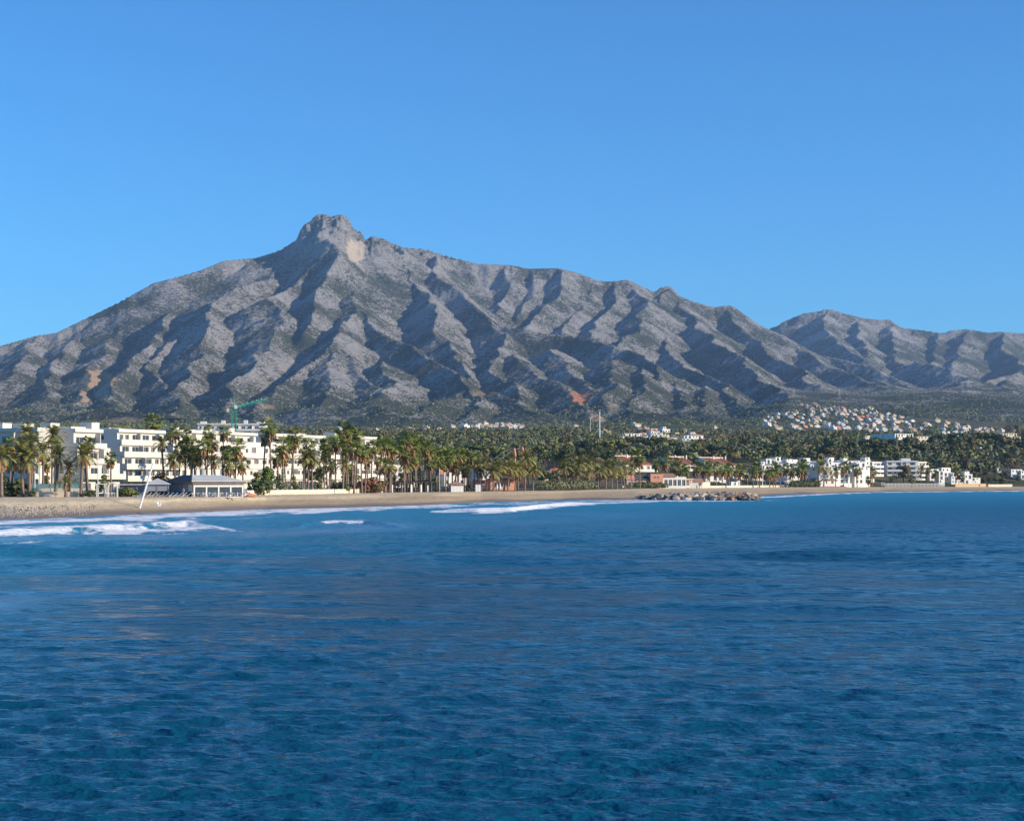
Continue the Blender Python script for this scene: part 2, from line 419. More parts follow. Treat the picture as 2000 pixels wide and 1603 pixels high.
# beach: from under the water up to the back of the sand
bt = np.linspace(-0.12, 1.0, 60)
bu = np.concatenate([np.linspace(-1300, -60, 30), np.linspace(-50, 2050, 520), np.linspace(2070, 3300, 30)])
BU, BT = np.meshgrid(bu, bt)
yw, yb2 = Yw(BU), Yb(BU) + 0.6
BY = yw + (yb2 - yw) * BT
BX = (BU - PX0) / F * BY
bz = bkz(BU)
prof = np.interp(BT, [-0.12, 0, .12, .3, .5, 1.0], [-.8, 0.02, .42, .85, 1.0, 1.0])
BZ = prof * bz * np.where(BT < 0, 1 / bz, 1)
amp = np.clip(BT * 6, 0, 1) * np.clip((1 - BT) * 8, 0, 1)
BZ += amp * (0.10 * fbm(BX / 9, BY / 14, 3, 101) + 0.06 * fbm(BX / 1.6, BY / 3.0, 2, 103))
BZ += amp * 0.28 * np.exp(-((BT - (.30 + .03 * fbm(BX / 40, BY / 60, 2, 7))) / .035) ** 2)
wet = np.clip(1.0 - (BT - .0) / (.10 + .07 * fbm(BX / 18, BY / 60, 2, 111)), 0, 1)
damp = np.clip((np.interp(BU, [0, 500, 900, 1500], [.22, .30, .38, .45]) + .10 * fbm(BX / 25, BY / 50, 3, 113) - BT) * 7, 0, 1)
peb = np.clip(1.2 - np.hypot((BU - 10) / 75, (BT - .13) / .13) + .5 * fbm(BX / 3, BY / 6, 2, 117), 0, 1)
beach = kind(grid_mesh('beach', BX, BY, BZ, dict(wet=wet, damp=damp, peb=peb)), 'structure')
t = NT('beach_sand')
v = t.coord()
n1 = t.noise(v, 0.12, 4); n2 = t.noise(v, 1.4, 3, .7)
dry = t.mix(n1, (0.64, 0.50, 0.30), (0.74, 0.60, 0.38))
dm = t.mix(n1, (0.40, 0.30, 0.18), (0.48, 0.37, 0.22))
wt = (0.19, 0.155, 0.125)
c = t.mix(t.attr('damp'), dry, dm)
c = t.mix(t.math('MULTIPLY', t.attr('wet'), 1.6, True), c, wt)
c = t.mix(t.ramp(n2, [(.45, 0), (.72, .55)]), c, (0.16, 0.12, 0.085))
pb = t.math('MULTIPLY', t.attr('peb'), t.ramp(t.noise(v, 1.1, 3, .8), [(.48, 0), (.56, 1)]))
c = t.mix(pb, c, t.mix(t.ramp(t.noise(v, 2.0, 2), [(.45, 0), (.55, 1)]), (0.07, 0.065, 0.06), (0.45, 0.43, 0.40)))
t.col(c)
t.l(t.math('SUBTRACT', 0.92, t.math('MULTIPLY', t.attr('wet'), 0.35)), t.b.inputs['Roughness'])
t.b.inputs['Specular IOR Level'].default_value = .3
t.l(t.bump(t.math('ADD', t.math('MULTIPLY', n2, .12), t.math('MULTIPLY', n1, .3)), 0.7, 1.0), t.b.inputs['Normal'])
beach.data.materials.append(t.m)

# sea sheet: fine near the camera and the surf, one sheet to far beyond the frame
py_rows = np.concatenate([np.linspace(950.2, 1060, 190), np.linspace(1061.5, 1640, 350), np.linspace(1660, 2400, 22), [3000, 4500, 9000]])
su = np.concatenate([np.linspace(-1500, -40, 60), np.linspace(-36, 2036, 640), np.linspace(2050, 3500, 60)])
SU, SP = np.meshgrid(su, py_rows)
ylim = Yw(SU) + (Yb(SU) - Yw(SU)) * .10
SY0 = EYE * F / (SP - PY0)
SX0 = (SU - PX0) / F * SY0
SY0c = np.minimum(SY0, ylim)
SX0 = (SU - PX0) / F * SY0c
drow = SY0c ** 2 / (EYE * F) * 1.65      # spacing of rows on the water, metres
dcol = SY0c / F * 3.3
rng = np.random.RandomState(4)
SZ = np.zeros(SX0.shape); DX = np.zeros(SX0.shape); DY = np.zeros(SX0.shape)
wind = R(86)      # wind sea runs up and down the view with a little slant
for i in range(84):
    lam = 0.22 * (14.0 / 0.22) ** (i / 83.0)
    lam *= rng.uniform(.9, 1.1)
    th = wind + rng.normal(0, .30 if lam < 2 else .22)
    kx, ky = math.cos(th) * 2 * math.pi / lam, math.sin(th) * 2 * math.pi / lam
    ph = rng.uniform(0, 6.283)
    a = 0.0098 * lam
    if lam > .75:
        nf = np.clip((SY0c - 35) / 90, 0, 1); a = a * ((lam / .75) ** -1.35 * (1 - nf) + .62 * (lam / .75) ** -.12 * nf)
    att = np.clip((lam / (drow * abs(math.sin(th)) + dcol * abs(math.cos(th)) + 1e-6) - 2.2) / 2.0, 0, 1)
    p = kx * SX0 + ky * SY0c + ph
    grp = 1 + .5 * np.sin(p * .11 + 1.7 * i) 
    SZ += a * att * grp * np.cos(p)
    q = a * 1.0 * att * grp
    DX -= q * math.cos(th) * np.sin(p); DY -= q * math.sin(th) * np.sin(p)
shore = np.clip((Yw(SU) - SY0c) / 40, 0.0, 1)
SZ *= .25 + .75 * shore
patchy = 1 + .35 * fbm(SX0 / 25, SY0c / 45, 2, 131)
SZ *= patchy
# long low swells that turn into the breakers by the beach
SWL = [  # crest rows at columns, height, width, foam strength
 ([(-300,1060),(0,1047),(100,1041.5),(200,1037),(300,1031),(365,1026.5),(410,1030),(465,1036)], .6, 3.4),
 ([(540,1036),(600,1026.5),(640,1024.5),(710,1024.5),(760,1028),(820,1034)], .62, 3.0),
 ([(830,1001),(860,997),(930,999),(1000,997),(1060,990),(1120,985),(1200,981)], .6, 5.5),
 ([(-100,1085),(60,1078),(250,1066),(430,1058),(560,1052),(800,1049),(1000,1046)], .22, 4.0),
 ([(-100,1165),(0,1158),(300,1142),(500,1125),(700,1108),(900,1092),(1100,1085)], .16, 4.0),
 ([(1100,996),(1180,993),(1300,995),(1380,993.5),(1450,992)], .06, 8.0),
 ([(1100,1030),(1200,1022),(1320,1020),(1500,1014)], .08, 6.0),
]
crestd = []
for pts, hh, wd in SWL:
    xs = [p[0] for p in pts]; yc = EYE * F / (np.interp(SU, xs, [p[1] for p in pts]) - PY0)
    fade = np.clip((SU - xs[0]) / 110, 0, 1) * np.clip((xs[-1] - SU) / 110, 0, 1); fade = fade * fade * (3 - 2 * fade)
    d = SY0c - yc
    prof_ = np.where(d < 0, np.exp(-(d / wd) ** 2), np.exp(-(d / (wd * 2.6)) ** 2))
    SZ += hh * fade * prof_
    crestd.append((d, fade))
SZ = np.where(SY0 > ylim, -.06 * (SY0 > ylim), SZ)
wob = 1.2 * fbm(SX0 / 6, SY0c / 12, 3, 141)
foam = np.zeros(SX0.shape)
def band(xs, ys, th_):      # rows of the foam line, thickness in rows
    c = np.interp(SU, xs, ys); w = np.interp(SU, xs, th_)
    return np.clip(1.25 - np.abs((SP - c) / np.maximum(w, .2) + .8 * fbm(SX0 / 5, SY0c / 9, 3, 151)), 0, 1) * (w > .25)
def foamline(pts): 
    global foam
    b = band([p[0] for p in pts], [p[1] for p in pts], [p[2] for p in pts]) * np.interp(SU, [p[0] for p in pts], [p[3] for p in pts])
    foam = np.maximum(foam, b)
foamline([(-300,1040,4,1),(0,1021,5,1),(100,1017,4.5,1),(200,1014,4,1),(300,1009,6.5,1),(400,1003.5,6,1),(520,999.5,6,1),(600,997.5,5.5,1),(700,995,3.5,.9),(800,991,2.2,.8),(900,988,2.5,.8),(960,986,.2,0)])
foamline([(240,1006,.2,0),(300,1003,2,.6),(420,1000,1.6,.6),(540,995,1.3,.7),(640,992.6,1.2,1),(720,991,1.6,1),(800,988,1.5,1),(870,986,1.8,1),(900,986.5,1,.5),(940,985,.2,0)])
foamline([(-300,1063,3,1),(0,1047.5,3.6,1),(100,1042,4,1),(200,1038,5,1),(290,1034.5,6,1),(370,1031.5,7.5,1),(410,1033,3,1),(470,1036,.8,.5),(520,1037,.2,0)])
foamline([(-300,1075,1.5,.6),(0,1062,2.2,.55),(120,1056,2.2,.5),(240,1052,.2,0)])
foamline([(0,1030,1.6,.6),(120,1027,2.4,.6),(260,1021,2.6,.55),(380,1016,2.2,.55),(520,1010,1.6,.5),(640,1005,.2,0)])
foamline([(100,1049,.2,0),(200,1045,1.6,.5),(320,1042,3,.45),(420,1044,2,.3),(520,1044,.2,0)])
foamline([(596,1025,.2,0),(606,1025,1.3,1),(660,1024.5,1.2,1),(708,1024.2,.9,1),(716,1024.5,.2,0)])
foamline([(830,1001,.2,0),(845,999,1.6,.9),(880,998,3.5,1),(940,999,4.5,1),(1000,997.5,4.5,1),(1060,991,3.5,1),(1110,986.5,2.5,1),(1180,982,2,.8),(1300,978.5,1.2,.8),(1400,979,.7,.6),(1480,979,.2,0)])
foamline([(900,990,.4,.3),(930,983,3.2,.62),(1000,983,5.5,.62),(1080,981,3.0,.62),(1150,978,1.6,.7),(1240,977,1.6,.9),(1320,977,1,1),(1420,978.5,1,.8),(1470,978,1,.6),(1490,978,.2,0)])
foamline([(1462,972,.5,.6),(1490,970.5,1.8,1),(1530,969.5,1.6,1),(1580,966.5,1.2,1),(1640,963.8,1.0,1),(1720,961,.9,1),(1850,959.8,.7,1),(2000,958.8,.8,1),(2300,957.5,.7,1)])
foamline([(1480,976,.2,0),(1500,977,.9,.7),(1560,975,.2,0),(1561,975,.2,0)])
edge = np.clip(1 - (Yw(SU) - SY0c) / np.maximum(2.0, SY0c * .006), 0, 1) * .8
foam = np.maximum(foam, edge)
shoal_sheen = np.clip(1 - (Yw(SU) - SY0c) / np.maximum(120, .75 * Yw(SU)), 0, 1) ** .75  # paler shallows toward shore, with the sky's reflection put into the colour
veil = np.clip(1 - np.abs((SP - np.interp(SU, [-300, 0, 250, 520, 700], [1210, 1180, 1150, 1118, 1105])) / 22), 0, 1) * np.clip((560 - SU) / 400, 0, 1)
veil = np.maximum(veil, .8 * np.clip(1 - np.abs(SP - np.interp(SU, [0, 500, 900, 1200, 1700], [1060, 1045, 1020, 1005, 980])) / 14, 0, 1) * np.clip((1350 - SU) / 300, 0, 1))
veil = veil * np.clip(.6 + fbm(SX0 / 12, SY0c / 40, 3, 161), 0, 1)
SX = SX0 + DX; SYf = np.minimum(SY0c + DY, ylim)
sea = kind(grid_mesh('sea', SX, SYf, SZ, dict(foam=foam, shoal_sheen=shoal_sheen, veil=veil, far=np.clip((SY0c - 60) / 250, 0, 1), chop=np.clip((SY0c - 26) / 70, .06, 1))), 'structure')
t = NT('sea_water')
v = t.coord()
vs = t.coord((0.6, 1.0, 1.0))
fo = t.attr('foam')
fn = t.noise(t.coord((.7, .35, 1)), 1.6, 4, .75)
fm = t.ramp(t.math('ADD', t.math('MULTIPLY', fo, .55), t.math('MULTIPLY', fn, .95)), [(.70, 0), (.90, 1)])
fm = t.math('MULTIPLY', fm, t.ramp(fo, [(.02, 0), (.2, 1)]))
deep = t.mix(t.noise(v, .03, 3), (0.002, 0.062, 0.118), (0.003, 0.080, 0.146))
c = t.mix(t.attr('shoal_sheen'), deep, (0.024, 0.26, 0.40))
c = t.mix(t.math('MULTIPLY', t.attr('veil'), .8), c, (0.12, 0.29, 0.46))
c = t.mix(fm, c, (0.80, 0.82, 0.84))
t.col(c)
t.l(t.math('ADD', t.math('ADD', .12, t.math('MULTIPLY', t.attr('far'), .30)), t.math('MULTIPLY', fm, .6)), t.b.inputs['Roughness'])
t.b.inputs['IOR'].default_value = 1.33
h1 = t.noise(vs, 3.0, 3, .65, .2)
h2 = t.noise(vs, 1.15, 3, .6, .4)
h3 = t.noise(vs, .22, 2, .5, .3)
hh = t.math('ADD', t.math('MULTIPLY', h1, .10), t.math('MULTIPLY', h2, .24))
hh = t.math('ADD', hh, t.math('MULTIPLY', h3, .22))
bn = t.bump(hh, 1.0, 1.3)
nx = t.n('ShaderNodeTexNoise'); nx.inputs['Scale'].default_value = 1.9; nx.inputs['Detail'].default_value = 3; nx.inputs['Roughness'].default_value = .6
t.l(vs, nx.inputs['Vector'])
v1 = t.n('ShaderNodeVectorMath'); v1.operation = 'SUBTRACT'; v1.inputs[1].default_value = (.5, .5, .5); t.l(nx.outputs['Color'], v1.inputs[0])
v2_ = t.n('ShaderNodeVectorMath'); v2_.operation = 'MULTIPLY'; v2_.inputs[1].default_value = (1.0, 2.4, 0); t.l(v1.outputs[0], v2_.inputs[0])
v3 = t.n('ShaderNodeVectorMath'); v3.operation = 'SCALE'; t.l(v2_.outputs[0], v3.inputs[0]); t.l(t.attr('chop'), v3.inputs['Scale'])
v4 = t.n('ShaderNodeVectorMath'); v4.operation = 'ADD'; t.l(bn, v4.inputs[0]); t.l(v3.outputs[0], v4.inputs[1])
v5 = t.n('ShaderNodeVectorMath'); v5.operation = 'NORMALIZE'; t.l(v4.outputs[0], v5.inputs[0]); t.l(v5.outputs[0], t.b.inputs['Normal'])
sea.data.materials.append(t.m)
# sea bed and open water beyond the fine sheet
me = bpy.data.meshes.new('sea_floor')
me.from_pydata([(-4000, -6000, -2.5), (9000, -6000, -2.5), (9000, 1400, -2.5), (-4000, 1400, -2.5)], [], [(0, 1, 2, 3)])
sf = bpy.data.objects.new('sea_floor', me); C.objects.link(sf); kind(sf, 'structure')
me.materials.append(simple('sea_floor_sand', (0.02, 0.06, 0.09), .6))
# ================================================================ BUILDERS
class MB:
    """collects boxes, bars and sheets in local coordinates, one material each"""
    def __init__(s): s.v = []; s.f = []; s.mi = []
    def add(s, vs, fs, mi=0):
        b = len(s.v); s.v += [tuple(p) for p in vs]; s.f += [tuple(i + b for i in f) for f in fs]; s.mi += [mi] * len(fs); return s
    def box(s, x0, x1, y0, y1, z0, z1, mi=0):
        return s.add([(x0, y0, z0), (x1, y0, z0), (x1, y1, z0), (x0, y1, z0), (x0, y0, z1), (x1, y0, z1), (x1, y1, z1), (x0, y1, z1)],
                     [(0, 3, 2, 1), (4, 5, 6, 7), (0, 1, 5, 4), (1, 2, 6, 5), (2, 3, 7, 6), (3, 0, 4, 7)], mi)
    def tube(s, a, b, r0, r1=None, n=6, mi=0, cap=True):
        a, b = Vector(a), Vector(b); r1 = r0 if r1 is None else r1
        d = (b - a).normalized(); u = d.orthogonal().normalized(); w_ = d.cross(u)
        vs = []
        for p, r in ((a, r0), (b, r1)):
            for k in range(n):
                q = 2 * math.pi * k / n; vs.append(p + u * math.cos(q) * r + w_ * math.sin(q) * r)
        fs = [(k, (k + 1) % n, n + (k + 1) % n, n + k) for k in range(n)]
        if cap: fs += [tuple(range(n - 1, -1, -1)), tuple(range(n, 2 * n))]
        return s.add(vs, fs, mi)
    def path(s, pts, rs, n=6, mi=0):
        for i in range(len(pts) - 1): s.tube(pts[i], pts[i + 1], rs[i], rs[i + 1], n, mi, cap=(i in (0, len(pts) - 2)))
        return s
    def mesh(s, name, mats, smooth=False):
        me = bpy.data.meshes.new(name); me.from_pydata(s.v, [], s.f)
        for m in (mats if isinstance(mats, (list, tuple)) else [mats]): me.materials.append(m)
        if len(me.materials) > 1: me.polygons.foreach_set('material_index', s.mi)
        if smooth: me.polygons.foreach_set('use_smooth', [True] * len(s.f))
        me.update(); return me
    def build(s, name, mats, parent=None, smooth=False):
        return put(name, s.mesh(name, mats, smooth), parent)

def put(name, me, parent=None, loc=None, rot=None, label=None):
    o = bpy.data.objects.new(name, me); C.objects.link(o)
    if parent is not None: o.parent = parent
    if loc is not None: o.location = loc
    if rot is not None: o.rotation_euler = rot
    if label: o['label'] = label
    return o
def tag(o, label, cat, group=None):
    o['label'] = label; o['category'] = cat; o['kind'] = 'thing'
    if group: o['group'] = group
    return o
def thing(name, label, cat, loc, rz=0.0, group=None, scale=None):
    o = bpy.data.objects.new(name, None); o.empty_display_size = .5; C.objects.link(o)
    o.location = loc; o.rotation_euler = (0, 0, rz)
    if scale: o.scale = (scale,) * 3
    return tag(o, label, cat, group)
def copy_tree(o, parent=None):
    c = o.copy(); C.objects.link(c); c.parent = parent
    for ch in list(o.children): copy_tree(ch, c)
    return c

# ---------------------------------------------------------------- materials
M = {}
M['white'] = simple('white_render', (0.75, 0.70, 0.60), .85, .05, .35)
M['white2'] = simple('bright_white_render', (0.76, 0.74, 0.68), .85, .05, .35)
M['cream'] = simple('cream_render', (0.72, 0.62, 0.47), .85, .08, .4)
M['yellow'] = simple('yellow_render', (0.70, 0.52, 0.28), .85, .08, .4)
M['coral'] = simple('coral_render', (0.66, 0.30, 0.19), .85, .08, .4)
M['pinkw'] = simple('pink_render', (0.62, 0.42, 0.34), .85, .08, .4)
M['grey'] = simple('grey_render', (0.40, 0.39, 0.38), .85, .08, .4)
M['roofgrey'] = simple('grey_roof_sheet', (0.52, 0.54, 0.51), .7, .15, .5)
M['roofdark'] = simple('dark_and_shade_roof', (0.10, 0.085, 0.08), .8, .2, .5)  # own dark tone of the coral house roof; painted shade on the restaurant slope
M['tile'] = simple('terracotta_tile', (0.44, 0.17, 0.09), .85, .25, 1.5)
M['tileb'] = simple('weathered_tile', (0.36, 0.20, 0.13), .85, .25, 1.5)
M['wood'] = simple('weathered_timber', (0.20, 0.12, 0.08), .8, .25, 1.0)
M['redwood'] = simple('red_timber', (0.30, 0.10, 0.06), .8, .25, 1.0)
M['black'] = simple('black_timber', (0.025, 0.023, 0.022), .7, .2, 1.0)
M['metalw'] = simple('white_metal', (0.75, 0.75, 0.73), .45, .05, 1.0)
M['metalg'] = simple('grey_metal', (0.30, 0.30, 0.30), .45, .1, 1.0)
M['green'] = simple('green_crane_paint', (0.02, 0.34, 0.22), .5, .15, .6)
M['greenf'] = simple('green_fence_mesh', (0.05, 0.13, 0.08), .8, .15, .6)
M['red'] = simple('red_paint', (0.52, 0.05, 0.04), .6, .12, .8)
M['orange'] = simple('orange_cloth', (0.65, 0.20, 0.09), .8, .12, .8)
M['blind'] = simple('grey_roller_blind', (0.30, 0.31, 0.36), .8, .08, .8)
M['dark'] = simple('dark_interior', (0.03, 0.026, 0.024), .8, .3, .8)
M['concrete'] = simple('concrete', (0.42, 0.41, 0.38), .85, .12, .8)
M['skin'] = simple('skin', (0.42, 0.25, 0.17), .7, .05, 2)
M['navy'] = simple('navy_cloth', (0.03, 0.05, 0.12), .9, .15, 2)
M['lcloth'] = simple('pale_cloth', (0.55, 0.55, 0.58), .9, .1, 2)
def glassy(name, c, rough=.08):
    t = NT(name); v = t.coord(); t.col(t.mix(t.noise(v, .5, 2), tuple(k * .6 for k in c), tuple(k * 1.4 for k in c)))
    t.b.inputs['Roughness'].default_value = rough; t.b.inputs['Specular IOR Level'].default_value = .8
    return t.m
M['glass'] = glassy('window_glass', (0.045, 0.055, 0.07))
M['teal'] = glassy('teal_glass', (0.16, 0.36, 0.36), .25)

def foliage_mat(name, dark, light, dry=None, rnd=0.35):
    t = NT(name); v = t.coord()
    oi = t.n('ShaderNodeObjectInfo'); geo = t.n('ShaderNodeNewGeometry')
    n = t.noise(v, 0.7, 3, .6)
    c = t.mix(t.ramp(n, [(.35, 0), (.65, 1)]), dark, light)
    c = t.mix(t.math('MULTIPLY', geo.outputs['Random Per Island'], .35), c, tuple(min(1, k * 1.6) for k in light))
    if dry: c = t.mix(t.ramp(t.noise(v, 1.9, 2), [(.58, 0), (.68, 1)]), c, dry)
    c = t.mix(t.math('MULTIPLY', oi.outputs['Random'], rnd), c, tuple(k * .55 for k in dark))
    t.col(c); t.b.inputs['Roughness'].default_value = .7; t.b.inputs['Specular IOR Level'].default_value = .25
    return t.m
M['fan'] = foliage_mat('fan_palm_leaf', (0.065, 0.10, 0.022), (0.25, 0.285, 0.06), None)
M['date'] = foliage_mat('date_palm_leaf', (0.11, 0.13, 0.040), (0.37, 0.35, 0.11), None)
M['dry'] = foliage_mat('dry_palm_leaf', (0.20, 0.12, 0.06), (0.46, 0.29, 0.15), None)
M['trunk'] = simple('palm_trunk_bark', (0.24, 0.175, 0.13), .95, .3, 1.2, bump=.3)
M['bark'] = simple('tree_bark', (0.13, 0.10, 0.075), .95, .3, 1.0)
M['leaf1'] = foliage_mat('dark_pine_foliage', (0.034, 0.054, 0.021), (0.12, 0.145, 0.052))
M['leaf2'] = foliage_mat('olive_green_foliage', (0.07, 0.088, 0.028), (0.25, 0.255, 0.08))
M['leaf3'] = foliage_mat('grey_green_foliage', (0.08, 0.094, 0.05), (0.25, 0.26, 0.135))
M['leaf4'] = foliage_mat('brown_autumn_foliage', (0.085, 0.065, 0.030), (0.20, 0.145, 0.065))
M['leaf5'] = foliage_mat('fresh_green_foliage', (0.05, 0.085, 0.015), (0.16, 0.20, 0.035))
M['leaf6'] = foliage_mat('near_black_cypress_foliage', (0.010, 0.016, 0.009), (0.030, 0.040, 0.018))
M['pinkfl'] = foliage_mat('red_flowering_foliage', (0.10, 0.06, 0.03), (0.30, 0.12, 0.07))

# ---------------------------------------------------------------- vegetation meshes
RN = random.Random(11)
def fan_palm_meshes(seed, h, skirt=True):
    r = random.Random(seed)
    tr = MB(); lean = r.uniform(-.4, .4)
    pts = [(lean * (k / 5) ** 2, 0, h * k / 5) for k in range(6)]
    tr.path(pts, [.34, .26, .24, .22, .21, .20], 7)
    cx, cz = lean, h
    cr = MB()
    for k in range(40):
        az = r.uniform(0, 6.283); el = math.asin(min(1, max(-.6, -.55 + 1.5 * (k + .5) / 40 + r.uniform(-.12, .12))))
        L = r.uniform(.8, 1.15)
        d = Vector((math.cos(az) * math.cos(el), math.sin(az) * math.cos(el), math.sin(el)))
        base = Vector((cx, 0, cz + .1)); tip = base + d * L + Vector((0, 0, -.12 * math.cos(el)))
        side = d.cross(Vector((0, 0, 1)))
        side = side.normalized() if side.length > .1 else Vector((1, 0, 0))
        up = side.cross(d).normalized()
        cr.add([base + side * .03, base - side * .03, tip - side * .03, tip + side * .03], [(0, 1, 2, 3)])
        nb = 9
        for j in range(nb):
            a = (j - (nb - 1) / 2) / (nb - 1) * 2.9 + r.uniform(-.05, .05)
            bd = (d * math.cos(a) + side * math.sin(a)).normalized()
            ln = r.uniform(.6, .95) * (1 - .16 * abs(a))
            dr = Vector((0, 0, -.22 * ln - (.2 if el < .2 else 0)))
            e = tip + bd * ln + dr; m_ = tip + bd * ln * .6 + dr * .25
            s2 = bd.cross(up).normalized() * .075
            cr.add([tip, m_ + s2, e, m_ - s2], [(0, 1, 2, 3)])
    sk = MB()
    if skirt:
        for k in range(34):
            az = r.uniform(0, 6.283); z0 = cz - r.uniform(0, 1.3)
            o = Vector((math.cos(az), math.sin(az), 0)); b = Vector((cx, 0, z0)) + o * .2
            L = r.uniform(.9, 1.5); e = b + o * r.uniform(.45, .85) * L * .7 + Vector((0, 0, -L))
            s2 = Vector((-o.y, o.x, 0)) * .26; m_ = b.lerp(e, .6) + o * .22
            sk.add([b, m_ + s2, e, m_ - s2], [(0, 1, 2, 3)])
    return (tr.mesh('trunk', M['trunk'], True), cr.mesh('crown', M['fan']), sk.mesh('skirt', M['dry']) if skirt else None)

def frond_mb(mb, origin, az, el, L, r, nseg=11):
    """one arching feather leaf"""
    o = Vector((math.cos(az), math.sin(az), 0)); p = Vector(origin); e = el
    side = Vector((-o.y, o.x, 0)); st = L / nseg; prev = p
    for k in range(nseg):
        d = o * math.cos(e) + Vector((0, 0, math.sin(e)))
        q = prev + d * st
        up = side.cross(d) * -1
        if k >= 1:
            ll = (.62 if k < nseg - 2 else .45) * (1 - abs(k / nseg - .5) * .6) * L / 3.2
            for sg in (-1, 1):
                t1 = prev + d * st * .05; t2 = prev + d * st * .95
                tipv = prev + d * (st * .5 + ll * .75) + side * sg * ll * .8 + Vector((0, 0, -.14 * ll)) + up * .10
                mb.add([t1, t2, tipv + d * .04, tipv - d * .05], [(0, 1, 2, 3)])
        mb.add([prev + side * .05, prev - side * .035, q - side * .03, q + side * .03], [(0, 1, 2, 3)])
        prev = q; e -= (1.15 + .45 * (el > .9)) / nseg * (1.1 if k > 3 else .6)
def date_palm_meshes(seed, h, n=44, L=3.3):
    r = random.Random(seed)
    tr = MB(); lean = r.uniform(-.5, .5)
    tr.path([(lean * (k / 5) ** 2, 0, h * k / 5) for k in range(6)], [.36, .30, .28, .27, .29, .36], 8)
    tr.tube((lean, 0, h - .1), (lean, 0, h + .55), .42, .16, 8)
    cr = MB()
    for k in range(n):
        el = -.35 + 1.75 * (k + .5) / n + r.uniform(-.12, .12)
        frond_mb(cr, (lean, 0, h + .35), k * 2.39996 + r.uniform(-.2, .2), el, L * r.uniform(.85, 1.1), r)
    sk = MB()
    for k in range(12):
        frond_mb(sk, (lean, 0, h + .1), k * .55 + r.uniform(-.2, .2), -.75 + r.uniform(-.2, .1), L * r.uniform(.5, .75), r, 7)
    return tr.mesh('trunk', M['trunk'], True), cr.mesh('crown', M['date']), sk.mesh('skirt', M['dry'])

def clump(mb, c, rad, n, q, r, flat=1.0, mi=0):
    for _ in range(n):
        d = Vector((r.gauss(0, 1), r.gauss(0, 1), r.gauss(0, 1) * flat)); d = d.normalized() if d.length > 0 else Vector((0, 0, 1))
        p = Vector(c) + Vector((d.x * rad, d.y * rad, d.z * rad * flat)) * r.uniform(.72, 1.05)
        nn = (d + Vector((r.uniform(-.45, .45), r.uniform(-.45, .45), r.uniform(-.3, .5)))).normalized()
        u = nn.orthogonal().normalized(); u.rotate(Matrix.Rotation(r.uniform(0, 6.28), 3, nn)); w_ = nn.cross(u)
        s_ = q * r.uniform(.6, 1.3)
        mb.add([p + u * s_, p + w_ * s_ * .8, p - u * s_ * r.uniform(.6, 1), p - w_ * s_ * .8], [(0, 1, 2, 3)], mi)
def tree_meshes(kind_, seed):
    """trunk and crown meshes of a tree about 10 m tall"""
    r = random.Random(seed); tr = MB(); cr = MB()
    if kind_ == 'round':
        tr.path([(0, 0, 0), (.15, .1, 2), (.1, 0, 4.2)], [.32, .26, .18], 6)
        for k in range(13):
            a = r.uniform(0, 6.28); rr = r.uniform(.4, 2.9); z = r.uniform(3.4, 8.3); rr *= 1 - max(0, (z - 5.5) / 5)
            c = (rr * math.cos(a), rr * math.sin(a), z); tr.tube((.1, 0, 3.2), Vector(c) * .85, .10, .04, 4)
            clump(cr, c, r.uniform(1.1, 1.75), 52, .42, r, .85)
    elif kind_ == 'pine':
        tr.path([(0, 0, 0), (.2, 0, 3), (.1, .2, 6.3)], [.3, .24, .16], 6)
        for k in range(14):
            a = r.uniform(0, 6.28); rr = math.sqrt(r.random()) * 3.3
            c = (rr * math.cos(a), rr * math.sin(a), 7.3 + r.uniform(-.5, 1.2) - rr * .18); tr.tube((.1, .2, 5.2), Vector(c) * .97, .10, .04, 4)
            clump(cr, c, r.uniform(1.0, 1.5), 46, .38, r, .55)
    elif kind_ == 'tall':
        tr.path([(0, 0, 0), (.1, 0, 5), (.15, .1, 9.5)], [.3, .2, .07], 6)
        for k in range(16):
            z = 2.0 + 8.6 * k / 15; a = r.uniform(0, 6.28); rr = r.uniform(.3, 1.5) * (1 - .55 * abs(z - 5.5) / 5)
            c = (rr * math.cos(a), rr * math.sin(a), z); tr.tube((.1, 0, z - 1.0), c, .06, .03, 4)
            clump(cr, c, r.uniform(.7, 1.25), 40, .34, r, 1.15)
    elif kind_ == 'cypress':
        tr.path([(0, 0, 0), (0, 0, 6)], [.18, .06], 5)
        for k in range(15):
            z = .9 + 8.9 * k / 14; w_ = .85 * math.sin(min(1, (k + 2.0) / 6) * 1.57) * (1 - max(0, k - 6) / 10.5)
            clump(cr, (r.uniform(-.1, .1), r.uniform(-.1, .1), z), max(.2, w_), 40, .26, r, 1.1)
    elif kind_ == 'bush':
        tr.path([(0, 0, 0), (.1, 0, 1.2)], [.14, .08], 5)
        for k in range(9):
            a = r.uniform(0, 6.28); rr = r.uniform(0, 1.7)
            clump(cr, (rr * math.cos(a), rr * math.sin(a), r.uniform(.6, 1.9)), r.uniform(.7, 1.05), 42, .28, r, .8)
    elif kind_ == 'small':     # far trees, fewer leaves
        tr.path([(0, 0, 0), (.1, 0, 4)], [.3, .2], 4)
        for k in range(7):
            a = r.uniform(0, 6.28); rr = r.uniform(.3, 2.4)
            clump(cr, (rr * math.cos(a), rr * math.sin(a), r.uniform(3.2, 7.8)), r.uniform(1.3, 2.0), 26, .75, r, .85)
    return tr.mesh('trunk', M['bark']), cr

